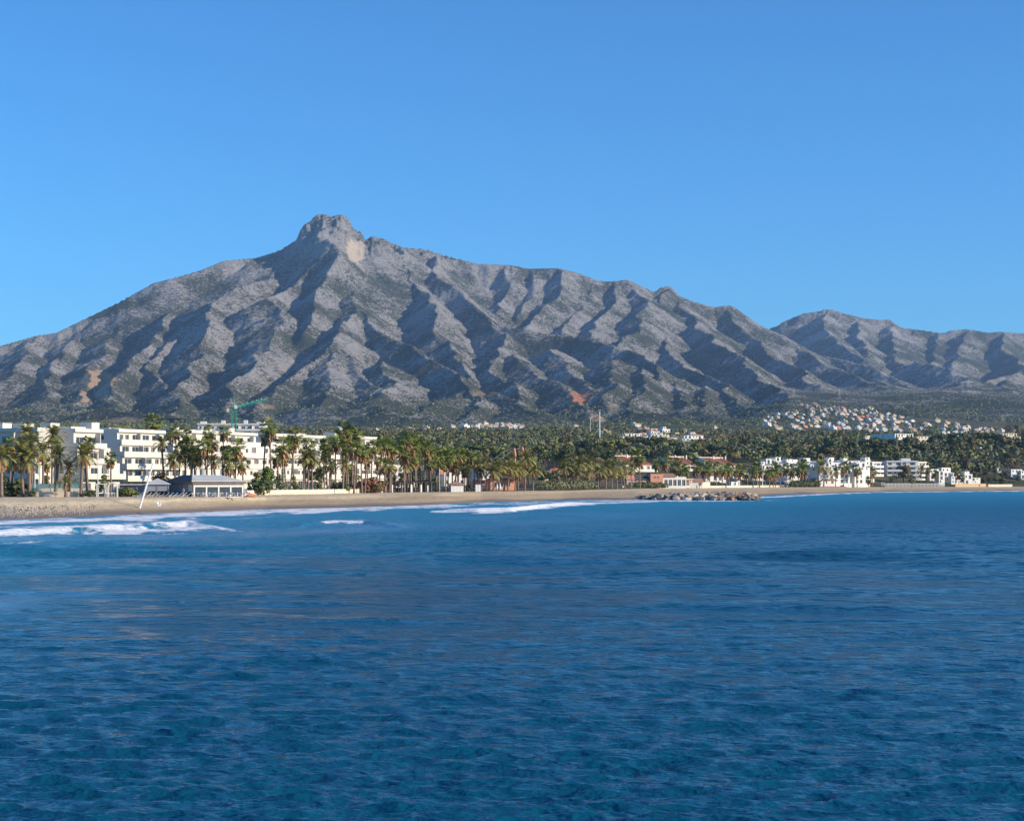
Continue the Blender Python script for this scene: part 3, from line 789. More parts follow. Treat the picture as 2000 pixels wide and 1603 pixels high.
# ---------------------------------------------------------------- buildings
_pane = {}
def pane_meshes(w_, h_, mat='glass', frame='white2'):
    k = (round(w_, 2), round(h_, 2), mat, frame)
    if k not in _pane:
        g = MB().box(-w_ / 2, w_ / 2, .0, .04, 0, h_).mesh('window', M[mat])
        f = MB(); b = .07
        f.box(-w_ / 2, w_ / 2, -.05, -.002, 0, b); f.box(-w_ / 2, w_ / 2, -.05, -.002, h_ - b, h_)
        f.box(-w_ / 2, -w_ / 2 + b, -.05, -.002, b, h_ - b); f.box(w_ / 2 - b, w_ / 2, -.05, -.002, b, h_ - b)
        if w_ > 1.3: f.box(-b / 2, b / 2, -.048, -.002, b, h_ - b)
        _pane[k] = (g, f.mesh('frame', M[frame]))
    return _pane[k]
def window(parent, x, y, z, w_, h_, rz=0.0, name='window', frame=True, mat='glass'):
    g, f = pane_meshes(w_, h_, mat)
    o = put(name, g, parent, (x, y, z), (0, 0, rz))
    if frame: put('frame', f, o)
    return o
def facade(mb, x0, x1, y, z0, z1, ops, th=.28):
    """wall layer with real openings; ops = (xa, xb, za, zb)"""
    xs = sorted({x0, x1} | {o[0] for o in ops} | {o[1] for o in ops})
    for a, b in zip(xs[:-1], xs[1:]):
        m_ = (a + b) / 2; z = z0
        for o in sorted([o for o in ops if o[0] < m_ < o[1]], key=lambda o: o[2]):
            if o[2] > z: mb.box(a, b, y, y + th, z, o[2])
            z = o[3]
        if z < z1: mb.box(a, b, y, y + th, z, z1)
def terraced(name, label, px, Y, theta, floors, fh=2.9, D=12, wall='white', z=None, bay=4.2, end_windows=True,
             parapet=True, huts=(), seed=1, group=None, pdepth=1.5, cat='apartment building', wband=1.0, winw=2.2, curved=False):
    """floors: list of (x0, x1, yfront) from the ground up. Local x runs along the facade, -y is the facade side."""
    g0 = P(px, Y)
    if z is not None: g0.z = z
    r = random.Random(seed)
    o = thing(name, label, cat, g0 - Vector((0, 0, .0)), theta, group)
    wl = MB(); wl.box(floors[0][0], floors[0][1], floors[0][2] + .3, D, -3.0, 0)
    for k, (x0, x1, yf) in enumerate(floors):
        z0 = k * fh; z1 = z0 + fh; ops = []
        x = x0 + .8
        while x + winw < x1 - .6:
            kind_ = r.random(); w_ = winw if kind_ < .6 else winw * .55; h_ = 2.15 if kind_ < .6 else 1.3
            ops.append((x, x + w_, z0 + .12 if h_ > 2 else z0 + .95, z0 + (2.27 if h_ > 2 else 2.25)))
            x += w_ + (bay - winw) * r.uniform(.7, 1.3)
        facade(wl, x0, x1, yf, z0, z1 - .002, ops)
        wl.box(x0, x1, yf + .28, D, z0 + .002, z1 - .004)
        for a, b, za, zb in ops: window(o, (a + b) / 2, yf + .19, za, b - a, zb - za)
        if end_windows:
            for q in range(1, 3):
                yy = yf + (D - yf) * q / 3
                if r.random() < .75: window(o, x0 - .012, yy, z0 + 1.0, 1.1, 1.2, -math.pi / 2)
        if parapet and k > 0:
            pd = pdepth
            pb = MB(); pb.box(x0, x1 + .3, yf - pd, yf - .003, z0 - .22, z0 - .03)
            pb.box(x0, x1 + .3, yf - pd, yf - pd + .16, z0 - .03, z0 + wband)
            pb.box(x1 + .14, x1 + .3, yf - pd + .16, yf - .003, z0 - .03, z0 + wband)
            pb.box(x0, x0 + .16, yf - pd + .16, yf - .003, z0 - .03, z0 + wband)
            xx = x0 + bay * 2
            while xx < x1 - 1: pb.box(xx, xx + .14, yf - pd + .16, yf - .003, z0 - .03, z0 + fh - .25); xx += bay * 2
            pb.build('balcony', M[wall], o)
    wl.build('wall', M[wall], o)
    zt = len(floors) * fh; x0, x1, yf = floors[-1]
    rf = MB(); rf.box(x0 - .15, x1 + .15, yf - .6, D + .15, zt, zt + .22)
    rf.box(x0 - .15, x1 + .15, yf - .6, yf - .42, zt + .22, zt + .75)
    rf.box(x0 - .15, x0 + .03, yf - .42, D + .15, zt + .22, zt + .75); rf.box(x1 - .03, x1 + .15, yf - .42, D + .15, zt + .22, zt + .75)
    rf.build('roof', M[wall], o)
    for (hx, hy, hw, hd, hh) in huts:
        h = MB(); h.box(hx, hx + hw, hy, hy + hd, zt + .22, zt + .22 + hh); h.box(hx - .1, hx + hw + .1, hy - .1, hy + hd + .1, zt + .22 + hh, zt + .36 + hh)
        h.build('roof_cabin', M[wall], o)
    for k in range(3):
        ax = x0 + (x1 - x0) * r.random(); ay = yf + (D - yf) * r.uniform(.3, .8); a_ = MB(); hh_ = r.uniform(1.4, 2.6)
        a_.tube((ax, ay, zt + .2), (ax, ay, zt + hh_), .05, n=4); a_.box(ax - .5, ax + .5, ay - .04, ay + .04, zt + hh_ - .15, zt + hh_ - .08); a_.build('roof_aerial', M['metalg'], o)
        bx = x0 + 1 + (x1 - x0 - 3) * r.random(); by = yf + 1.5 + 2 * r.random(); MB().box(bx, bx + 1.1, by, by + .8, zt + .22, zt + 1.0).build('cooling_unit', M['concrete'], o)
    return o
def gable_house(name, label, px, Y, theta, L, D, h, rise, wall='cream', roof='tile', group=None, z=None, wins=3, cat='house', balcony=False, axis='x', hip=0.0, stories=1):
    g0 = P(px, Y)
    if z is not None: g0.z = z
    o = thing(name, label, cat, g0, theta, group)
    wl = MB(); ops = []
    sh = h / stories
    for s_ in range(stories):
        for k in range(wins):
            xc = L * (k + .5) / wins; ops.append((xc - .7, xc + .7, s_ * sh + .8, s_ * sh + min(2.2, sh - .35)))
    facade(wl, 0, L, 0, -2, h, ops, .28); wl.box(0, L, .28, D, -2, h - .003)
    for a, b, za, zb in ops: window(o, (a + b) / 2, .18, za, b - a, zb - za)
    if axis == 'x' and hip == 0:
        wl.add([(0, .02, h), (0, D, h), (0, D / 2, h + rise - .1)], [(0, 2, 1)]); wl.add([(L, .02, h), (L, D, h), (L, D / 2, h + rise - .1)], [(0, 1, 2)])
    wl.build('wall', M[wall], o)
    e = .5; rf = MB(); hx = hip
    t_ = .16
    A = [(-e, -e, h - .1), (L + e, -e, h - .1), (L + e, D + e, h - .1), (-e, D + e, h - .1), (-e + hx, D / 2, h + rise), (L + e - hx, D / 2, h + rise)]
    B = [(p[0], p[1], p[2] + t_) for p in A]
    fs = [(0, 1, 5, 4), (2, 3, 4, 5), (1, 2, 5), (3, 0, 4)] if hip else [(0, 1, 5, 4), (2, 3, 4, 5)]
    rf.add(B, fs); rf.add(A, [tuple(reversed(f)) for f in fs])
    for a, b in ((0, 1), (1, 2), (2, 3), (3, 0)) if hip else ((0, 1), (2, 3)): rf.add([A[a], A[b], B[b], B[a]], [(0, 1, 2, 3)])
    if not hip:
        for a, b in ((0, 4), (4, 3), (1, 5), (5, 2)): rf.add([A[a], A[b], B[b], B[a]], [(0, 1, 2, 3)])
    ro = rf.build('roof', M[roof], o)
    rows = MB()      # raised rows of cover tiles down the slope
    n = max(6, int(L / .8))
    for k in range(n):
        x = -e + .1 + (L + 2 * e - .2) * k / (n - 1); f = 1.0
        if hip: f = min(1.0, (x + e) / hx if x < L / 2 else (L + e - x) / hx)
        if f < .15: continue
        y1 = -e + (D / 2 + e) * f
        rows.tube((x, -e, h - .1 + t_ + .03), (x, y1, h - .1 + t_ + (rise + .1) * f + .03), .06, .06, 4)
    if roof.startswith('tile'): kind(rows.build('tile_rows', M[roof], ro), 'stuff')
    return o
def flat_house(name, label, px, Y, theta, vols, wall='white2', group=None, cat='house', z=None, seed=0, gl=True):
    """vols: list of (x0,x1,y0,y1,z0,z1) boxes, each a white volume with openings on its front and left side"""
    g0 = P(px, Y)
    if z is not None: g0.z = z
    r = random.Random(seed); o = thing(name, label, cat, g0, theta, group); wl = MB()
    for (x0, x1, y0, y1, z0, z1) in vols:
        ops = []; x = x0 + .6
        nf = max(1, round((z1 - z0) / 3.0)); fh = (z1 - max(z0, 0)) / nf
        for f in range(nf):
            x = x0 + r.uniform(.5, 1.0)
            while x + 1.6 < x1 - .4:
                big = r.random() < .45; w_ = 1.8 if big else 1.0
                zb = max(z0, 0) + f * fh
                if x + w_ < x1 - .3: ops.append((x, x + w_, zb + (.1 if big else .95), zb + min(2.2, fh - .3)))
                x += w_ + r.uniform(1.0, 2.2)
        facade(wl, x0, x1, y0, z0, z1, ops); wl.box(x0, x1, y0 + .28, y1, z0, z1 - .3)
        wl.box(x0, x0 + .2, y0 + .28, y1, z1 - .3, z1); wl.box(x1 - .2, x1, y0 + .28, y1, z1 - .3, z1); wl.box(x0 + .2, x1 - .2, y1 - .2, y1, z1 - .3, z1)
        for a, b, za, zb in ops: window(o, (a + b) / 2, y0 + .17, za, b - a, zb - za, frame=gl)
        if r.random() < .8: window(o, x0 - .012, (y0 + y1) / 2, z1 - 2.1, 1.0, 1.1, -math.pi / 2, frame=gl)
    wl.build('wall', M[wall], o)
    return o
# ================================================================ BUILDINGS BY THE BEACH
TH = R(64)
B_OCC = []      # footprints kept free of filler trees: (x, y, radius)
def occ(px, Y, rad): p = P(px, Y); B_OCC.append((p.x, p.y, rad))

terraced('apartment_block', 'long white flat roofed block with shaded balconies, behind the date palm clump', -70, 372, R(-24),
         [(0, 20.5, 0), (0, 20.5, 0), (0, 20.5, 0), (0, 20.5, 0)], 3.35, 13, 'white', bay=3.7, winw=2.8, seed=3,
         huts=[(4.5, 3, 3.6, 3, 1.7), (11, 3, 3.2, 3, 1.5), (17, 5, 2.6, 3, 1.6), (-.5, 3, 2.5, 3, 1.6)], wband=.95)
occ(30, 372, 20)
terraced('apartment_block', 'white stepped apartment block with bright end balconies, behind the gate arch', 158, 366, TH,
         [(0, 13, 0), (0, 13, 0), (0, 11, 1), (0, 9, 2)], 3.35, 16, 'white', bay=3.6, winw=2.5, seed=8, huts=[(1.5, 4, 5, 4, .9), (6.5, 2.5, 2.6, 3.5, 1.9)])
occ(190, 372, 14)
terraced('apartment_block', 'sunlit white apartment block with wide solid balcony bands above the grey gazebo', 229, 388, TH,
         [(0, 21, 0), (0, 22, -1.8), (0, 21, -1.5), (0, 17.5, -.8), (0, 17, 0)], 2.78, 13, 'white', bay=3.5, winw=2.5, seed=5, wband=1.1, pdepth=1.3, huts=[(2, 4, 4, 4, .7)])
occ(275, 395, 20); occ(300, 402, 14)
terraced('apartment_block', 'long white terraced block behind the grey roofed restaurant', 338, 420, R(67),
         [(0, 44, -3), (0, 44, -2), (0, 44, -.8), (0, 43, 0), (2, 42, 2)], 2.95, 14, 'white', bay=4.6, seed=15, wband=1.15, huts=[(6, 5, 4, 4, 1.2), (20, 5, 5, 4, 1.0), (33, 5, 3, 4, 1.6)])
terraced('apartment_block', 'middle white terraced block with long dark window strips above the green lawn', 512, 462, R(67),
         [(0, 41, -3), (0, 42, -2), (0, 42, -.8), (0, 41, 0), (5, 40, 2)], 2.95, 14, 'white', bay=3.4, winw=2.4, seed=16, wband=1.2, huts=[(12, 5, 3, 4, 1.4), (26, 5, 6, 4, 1.0)])
terraced('apartment_block', 'farther white terraced block that steps down towards the dark palm grove', 660, 504, R(67),
         [(0, 46, -3), (0, 46, -2), (0, 44, -.8), (0, 40, 0), (4, 28, 2)], 3.0, 14, 'white', bay=3.6, winw=2.4, seed=17, wband=1.2, huts=[(7, 5, 4, 4, 1.3), (20, 5, 3, 4, 1.5)])
for q in ((420,440),(460,450),(500,462),(540,478),(580,490),(620,500),(660,512),(700,525),(740,540),(770,550)): occ(q[0], q[1], 17)

# many-finned white block far behind, and the crane beside it
terraced('apartment_block', 'distant white block with many balcony fins beside the green crane', 386, 900, R(4),
         [(0, 36, 0)] * 7, 3.1, 14, 'white2', bay=3.6, seed=21, wband=1.0, huts=[(1, 4, 3, 4, 1.6), (12, 4, 2, 3, 2.2), (24, 4, 2, 3, 2.4), (31, 4, 4, 4, 1.5)])
occ(450, 905, 26)

g = P(457, 840)
cr = thing('tower_crane', 'green lattice tower crane with raised jib behind the white blocks', 'crane', g, R(6))
zt = zat(797, 840) - g.z
m = MB()
for sx in (-1, 1):
    for sy in (-1, 1): m.tube((sx * 1.0, sy * 1.0, 0), (sx * 1.0, sy * 1.0, zt), .26, n=4)
nn = int(zt / 2)
for k in range(nn):
    z0 = zt * k / nn; z1 = zt * (k + 1) / nn; s_ = 1 if k % 2 else -1
    for sg in (-1, 1):
        m.tube((-.9 * s_, sg * .9, z0), (.9 * s_, sg * .9, z1), .17, n=4); m.tube((sg * .9, -.9 * s_, z0), (sg * .9, .9 * s_, z1), .17, n=4)
        m.tube((-.9, sg * .9, z1), (.9, sg * .9, z1), .08, n=4)
m.build('mast', M['green'], cr)
j = MB(); a = Vector((1, 0, zt)); b = Vector((16.4, 0, zt + 4.3))
ja = [a + Vector((0, s_ * .6, 0)) for s_ in (-1, 1)] + [a + Vector((0, 0, 1.1))]; jb = [b + Vector((0, s_ * .5, 0)) for s_ in (-1, 1)] + [b + Vector((0, 0, .8))]
for p, q in zip(ja, jb): j.tube(p, q, .26, n=4)
for k in range(13):
    f0, f1 = k / 13, (k + 1) / 13
    for u_, v_ in ((0, 2), (1, 2), (0, 1)): j.tube(ja[u_].lerp(jb[u_], f0), ja[v_].lerp(jb[v_], f1), .16, n=4)
j.build('jib', M['green'], cr)
j = MB(); j.box(-3.4, -.9, -.5, .5, zt - .2, zt + .25); j.build('counter_jib', M['green'], cr)
MB().box(-3.6, -2.0, -.7, .7, zt - 2.0, zt - .25).build('counterweight', M['cream'], cr)
a_ = MB(); a_.tube((0, 0, zt), (0, 0, zt + 6.5), .28, .08, 5); a_.build('apex', M['green'], cr)
MB().box(.2, 1.6, -1.6, -.7, zt - .4, zt + 1.5).build('cab', M['metalw'], cr)
c_ = MB(); c_.tube((0, 0, zt + 6.3), (10.5, 0, zt + 3.9), .05, n=4); c_.tube((0, 0, zt + 6.3), (-3, 0, zt), .05, n=4); c_.build('stay_cable', M['metalg'], cr)
l_ = MB()
for k in range(5): l_.box(4 + k * 2.3, 4.6 + k * 2.3, -.3, .3, zt + 1.9 + k * .62, zt + 2.25 + k * .62)
l_.build('jib_lamps', M['metalw'], cr)

# ---------------------------------------------------------------- restaurant and beach pavilion
g = P(379, 304); g.z = 2.1
th = R(33)
rs = thing('beach_restaurant', 'low beach restaurant with grey hipped roof and white framed glass front', 'restaurant', g, th)
L, D, H = 9.4, 12.5, 2.45
wl = MB(); bays = 4
for k in range(bays + 1):
    x = L * k / bays; wl.box(x - .13, x + .13, -.13, .13, 0, H)
wl.box(.14, L - .14, -.1, .1, H - .55, H - .02); wl.box(.14, L - .14, -.08, .08, 0, .12)
wl.build('front_frame', M['white2'], rs)
for k in range(bays): 
    o_ = put('glass_panel', MB().box(-1.0, 1.0, -.02, .02, 0, H - .72).mesh('glass_panel', M['glass']), rs, (L * (k + .5) / bays, .03, .14)); 
MB().box(.15, L - .1, 4.5, D, -.2, H).build('wall', M['wood'], rs)
sd = MB()
for k in range(5): sd.box(-.11, .11, D * k / 5 + .3, D * k / 5 + .52, 0, H)
sd.build('side_posts', M['metalg'], rs)
for k in range(4): MB().box(-.04, .02, D * k / 5 + .62, D * (k + 1) / 5 + .2, 1.05, H - .05).build('roller_blind', M['blind'] if k else M['cream'], rs)
MB().box(-.5, L + .5, -.55, D + .5, H, H + .42).build('fascia', M['wood'], rs)
rf = MB(); e = .75; z0 = H + .42; z1 = z0 + 1.2; hx = 3.6
V_ = [(-e, -e, z0), (L + e, -e, z0), (L + e, D + e, z0), (-e, D + e, z0), (1.2, 3.8, z1), (L - 2.6, 3.8, z1), (L - 2.6, D - 4, z1), (1.2, D - 4, z1)]
rf.add(V_, [(0, 1, 5, 4), (1, 2, 6, 5), (2, 3, 7, 6), (4, 5, 6, 7), (0, 3, 2, 1)]); rf.build('roof', M['roofgrey'], rs)
sh = MB(); sh.add([V_[0], V_[3], V_[7], V_[4]], [(0, 3, 2, 1)]); sh.build('shade_painted_slope', M['roofdark'], rs)  # slope facing away from the sun; its shade is painted in
f_ = MB(); f_.add([(-e - .02, -e - .03, z0 + .62 - .62), (L + e, -e - .03, z0), (L + e, -e - .03, z0 + .07), (-e - .02, -e - .03, z0 + .07)], [(0, 1, 2, 3)]); f_.build('gutter', M['metalw'], rs)
v_ = MB(); v_.tube((1.3, 3.6, z1 - .4), (1.3, 3.6, z1 + 1.1), .1, n=6); v_.build('flue_pipe', M['metalw'], rs)
dome = MB(); dome.tube((4.2, 6, z1), (4.2, 6, z1 + 1.0), .55, .5, 10); dome.tube((4.2, 6, z1 + 1.0), (4.2, 6, z1 + 3.0), .06, n=5); dome.build('roof_ventilator', M['concrete'], rs)

g = P(284, 306); g.z = 2.1
gz = thing('gazebo', 'open gazebo with pale pyramid roof and grey blinds next to the restaurant', 'gazebo', g, R(8))
ro = MB(); s_ = 4.1; A_ = [(-.35, -.35, 2.35), (s_ + .35, -.35, 2.35), (s_ + .35, s_ + .35, 2.35), (-.35, s_ + .35, 2.35), (s_ / 2, s_ / 2, 3.5)]
ro.add(A_, [(0, 1, 4), (1, 2, 4), (2, 3, 4), (3, 0, 4), (3, 2, 1, 0)]); ro.build('roof', M['roofgrey'], gz)
for x in (0, s_ / 2, s_):
    for y in (0, s_): MB().box(x - .09, x + .09, y - .09, y + .09, 0, 2.34).build('post', M['metalg'], gz)
for k in range(2): MB().box(s_ / 2 * k + .14, s_ / 2 * (k + 1) - .14, -.02, .02, 1.15, 2.3).build('blind', M['blind'], gz)
MB().box(.3, s_ - .3, 2.6, 2.7, .1, 2.3).build('back_panel', M['dark'], gz)

g = P(232, 308); g.z = 2.1
pv = thing('pergola', 'flat roofed pergola with a thin pale roof between gazebo and bushes', 'pergola', g, R(4))
MB().box(-.4, 5.0, -.3, 3.2, 2.25, 2.42).build('roof', M['white'], pv)
for x in (0, 1.6, 3.2, 4.7): MB().box(x - .07, x + .07, 0, .14, 0, 2.24).build('post', M['metalg'], pv)
for k in range(3): MB().box(.12 + 1.6 * k, 1.45 + 1.6 * k, .16, .2, .7, 2.2).build('blind', M['blind'], pv)
MB().box(2.6, 3.3, .5, 1.2, 0, 1.0).build('serving_hatch', M['white2'], pv)

g = P(211, 304); g.z = 2.1
ga = thing('garden_arch', 'white garden gate under a round topped arch', 'gate', g, R(6))
m = MB()
for x in (0, 1.65): m.box(x - .12, x + .12, -.12, .12, 0, 1.9)
pts = [(0.825 - .825 * math.cos(q), 0, 1.9 + .72 * math.sin(q)) for q in np.linspace(0, math.pi, 9)]
m.path(pts, [.13] * 9, 6); m.build('arch_frame', M['white2'], ga)
for x in (.25, .55, .85, 1.15, 1.4): MB().box(x - .03, x + .03, -.02, .02, 0, .95).build('picket', M['white2'], ga)
MB().box(.13, 1.52, .03, .07, .7, .78).build('rail', M['white2'], ga)
g = P(189, 304); g.z = 2.1
pg = thing('pergola', 'small white pergola frame next to the gate arch', 'pergola', g, R(6))
for x in (0, 1.4): 
    for y in (0, 1.8): MB().box(x - .08, x + .08, y - .08, y + .08, 0, 2.35).build('post', M['white2'], pg)
for k in range(4): MB().box(-.25, 1.65, .1 + .5 * k, .2 + .5 * k, 2.36, 2.5).build('beam', M['white2'], pg)

# leaning pole, gull, lamp posts, poles with signs
g = P(272, 262); g.z = .98
top = Vector(((299 - 1000) / F * 264, 264, zat(905, 264))) - g
lp = MB(); lp.tube((0, 0, -.3), top, .17, .12, 8)
o = lp.build('leaning_pole', M['metalw']); o.location = g; tag(o, 'tall white pole leaning over on the open sand', 'pole')
lp = MB(); lp.tube((-1.6, .1, .03), (-.2, 0, .05), .08, .08, 6); o = lp.build('pole_shadow_bar', M['wood']); o.location = g + Vector((-.2, -.2, -.02)); tag(o, 'short dark bar that imitates the cast shadow of the leaning pole', 'painted shadow')  # the pole's cast shadow, modelled as a dark bar on the sand
# gull with raised wings
g = P(311, 255); g.z = 1.05
gu_ = thing('gull', 'white gull with raised wings above the sand', 'gull', g, R(40))
b_ = MB(); b_.path([(-.36, 0, .24), (-.18, 0, .30), (.05, 0, .34), (.22, 0, .42), (.32, 0, .46)], [.05, .15, .18, .11, .08], 8); b_.path([(.28, 0, .36), (.36, 0, .35)], [.03, .01], 5); b_.build('body', M['metalw'], gu_, True)
for sg in (-1, 1):
    wg = MB(); wg.add([(-.1, sg * .08, .3), (.22, sg * .08, .36), (.20, sg * .32, .62), (-.16, sg * .32, .6), (.06, sg * .48, .92), (-.14, sg * .5, .86)], [(0, 1, 2, 3), (3, 2, 4, 5)])
    wg.add([(-.1, sg * .08, .28), (.12, sg * .08, .30), (.10, sg * .35, .60), (-.12, sg * .35, .58), (.02, sg * .55, .93), (-.12, sg * .58, .88)], [(3, 2, 1, 0), (5, 4, 2, 3)]); wg.build('wing', M['metalw'], gu_)
lg = MB(); lg.tube((0, .03, 0), (0, .03, .2), .015, n=4); lg.tube((0, -.03, 0), (0, -.03, .2), .015, n=4); lg.build('legs', M['orange'], gu_)

def street_lamp(px, Y, pytop, label, arm=.9):
    g = P(px, Y); h = zat(pytop, Y) - g.z
    o = thing('street_lamp', label, 'street lamp', g, R(10), 'street lamps along the beach')
    m = MB(); m.path([(0, 0, 0), (0, 0, h * .5), (0, 0, h - .3), (-.1 * arm, 0, h - .05), (-arm, 0, h)], [.11, .08, .06, .05, .04], 6); m.build('post', M['metalw'], o)
    MB().box(-arm - .5, -arm, -.12, .12, h - .08, h + .06).build('lamp_head', M['metalw'], o)
    MB().box(-.16, .16, -.16, .16, -.1, .35).build('base', M['concrete'], o)
street_lamp(191, 306, 902, 'thin white street lamp rising in front of the stepped white block')
street_lamp(68, 305, 908, 'white street lamp in the date palm clump')
street_lamp(1480, 800, 912, 'street lamp before the large oval tree beside white cottages')
street_lamp(1471, 800, 928, 'twin of two pale lamps beside the cream beach wall')
street_lamp(478, 322, 946, 'short pale lamp at the restaurant corner', .5)
def sign_pole(px, Y, pytop, label, mat, w_=.9, h_=.6):
    g = P(px, Y); h = zat(pytop, Y) - g.z
    o = thing('sign_post', label, 'sign', g, R(8)); MB().tube((0, 0, 0), (0, 0, h), .06, n=6).build('post', M['metalg'], o)
    m = MB(); m.box(-w_ / 2, w_ / 2, -.1, -.06, h - h_, h); m.build('board', M[mat], o); return o
sign_pole(77, 312, 896, 'red board on a tall grey post among the date palms', 'red', .9, .6)
g = P(415, 345); h = zat(899, 345) - g.z
o = thing('beach_flag', 'red flag drooping from a pale pole above the restaurant roof', 'flag', g, 0); MB().tube((0, 0, 0), (0, 0, h), .05, n=6).build('pole', M['metalw'], o)
m = MB(); m.add([(0, 0, h - .3), (.75, .25, h - .7), (.8, .1, h - 1.6), (.35, .3, h - 1.9), (0, 0, h - 1.3), (.4, -.1, h - .9)], [(0, 5, 4), (0, 1, 5), (1, 2, 5), (5, 2, 3), (5, 3, 4)]); m.build('cloth', M['red'], o)
g = P(858, 448); h = zat(914, 448) - g.z
o = thing('beach_flag', 'faded red flag in the palm grove near the thatched kiosk', 'flag', g, 0); MB().tube((0, 0, 0), (0, 0, h), .06, n=6).build('pole', M['metalw'], o)
m = MB(); m.add([(0, 0, h - .2), (1.0, .2, h - .6), (.9, .1, h - 1.8), (0, 0, h - 1.6)], [(0, 1, 2, 3)]); m.build('cloth', M['coral'], o)

# ---------------------------------------------------------------- walls, fence, lawn, hedges
def wall_run(name, label, pts, h, mat, post_mat, cat='wall', base=None, thick=.22, step=3.2, posth=.12):
    """a garden wall in separate panels between pillars along (px, Y) points"""
    p0 = P(*pts[0]); o = thing(name, label, cat, p0)
    for a, b in zip(pts[:-1], pts[1:]):
        A, B = P(*a), P(*b); d = (B - A); d2 = Vector((d.x, d.y, 0)); n = max(1, round(d2.length / step)); an = math.atan2(d.y, d.x)
        ll = d2.length / n
        pm = MB().box(.14, ll - .14, -thick / 2, thick / 2, -.6, h).mesh('panel', M[mat])
        cp = MB().box(-.135, .135, -thick / 2 - .05, thick / 2 + .05, -.6, h + posth).mesh('pillar', M[post_mat])
        for k in range(n):
            q = A.lerp(B, k / n) - p0
            put('panel', pm, o, q, (0, 0, an)); put('pillar', cp, o, q, (0, 0, an))
        put('pillar', cp, o, B - p0, (0, 0, an))
    return o
wall_run('beach_wall', 'low cream wall in panels on the sand edge below the stepped white blocks', [(78, 305), (178, 306)], .95, 'cream', 'cream', thick=.3)
wall_run('garden_wall', 'white upper wall under the teal glass fence', [(62, 311), (178, 312)], 1.55, 'white', 'white', posth=.02)
wall_run('garden_wall', 'long cream wall between lawn and sand to the right of the restaurant', [(482, 336), (560, 362), (640, 386), (700, 404)], 1.0, 'cream', 'white')
o = wall_run('glass_fence', 'teal glass fence standing on the white garden wall', [(60, 313.2), (176, 314.2)], 2.3, 'teal', 'metalg', 'fence', thick=.05, step=1.7)
wall_run('beach_wall', 'cream wall with square panels next to the dark gate below the red roofed villas', [(1364, 712), (1386, 722)], 2.6, 'cream', 'cream', thick=.3)
wall_run('garden_wall', 'shaded grey wall between white arcade and cream wall', [(1345, 700), (1363, 708)], 2.2, 'grey', 'grey')
wall_run('mesh_fence', 'green mesh fence in front of the white arcade', [(1303, 690), (1331, 697)], 2.0, 'greenf', 'metalw', 'fence', thick=.06, step=2.4)
wall_run('beach_wall', 'pale long promenade wall behind the far sand', [(1386, 735), (1500, 820), (1600, 875)], .9, 'cream', 'cream', thick=.3, step=6)
wall_run('beach_wall', 'ochre stone wall low on the far beach edge', [(1866, 984), (1925, 990)], 1.9, 'yellow', 'yellow', thick=.6, step=5, posth=.0)
wall_run('beach_wall', 'pale yellow wall beyond the ochre stone wall', [(1930, 990), (1976, 1000)], 1.5, 'cream', 'cream', thick=.6, step=5, posth=.0)
wall_run('beach_wall', 'white low house wall beneath the brown roofed cottage on the far shore', [(1648, 888), (1690, 905)], 2.0, 'white2', 'white2', thick=.3, step=4)

def hedge(name, label, pts, h, w_, mat, seed, cat='hedge', q=.22):
    r = random.Random(seed); m = MB(); p0 = P(*pts[0])
    for a, b in zip(pts[:-1], pts[1:]):
        A, B = P(*a) - p0, P(*b) - p0; n = max(2, int((B - A).length / .55))
        for k in range(n):
            c = A.lerp(B, (k + .5) / n); hh = h * r.uniform(.82, 1.12)
            clump(m, (c.x, c.y + r.uniform(-.2, .2), c.z + hh * .55), hh * .5, 34, q, r, 1.0)
    o = m.build(name, M[mat]); o.location = p0; tag(o, label, cat); return o
hedge('hedge', 'bright green clipped hedge above the teal glass fence', [(131, 322), (156, 323)], 3.6, 1.2, 'leaf5', 1)
hedge('hedge', 'dark clipped hedge below the low coral house', [(1238, 660), (1303, 680)], 2.3, 1.2, 'leaf1', 2, q=.3)
hedge('hedge', 'big scrubby dark hedge spreading along the sand in the middle of the beach', [(1052, 505), (1085, 512), (1120, 524), (1160, 545)], 3.0, 2.5, 'leaf3', 3, q=.3)
hedge('hedge', 'brown tipped scrub row behind the big scrubby hedge', [(1075, 530), (1110, 540), (1150, 556)], 4.0, 2.5, 'leaf4', 4, q=.3)
hedge('hedge', 'dark hedge along the beach wall before the white cottages', [(1545, 830), (1600, 868)], 3.2, 2, 'leaf1', 5, q=.4)
# lawn bank behind the long wall
ls = np.linspace(470, 735, 40); lr = np.linspace(0, 1, 6)
LU, LR = np.meshgrid(ls, lr); LY = np.interp(LU, bk_px, bk_Y) + 4.5 + 22 * LR
lawn = kind(grid_mesh('lawn', (LU - PX0) / F * LY, LY, 2.25 + 1.15 * np.clip(LR * 1.6, 0, 1) + 0 * LU), 'structure')
lawn.data.materials.append(simple('lawn_grass', (0.09, 0.15, 0.03), .95, .3, .4))

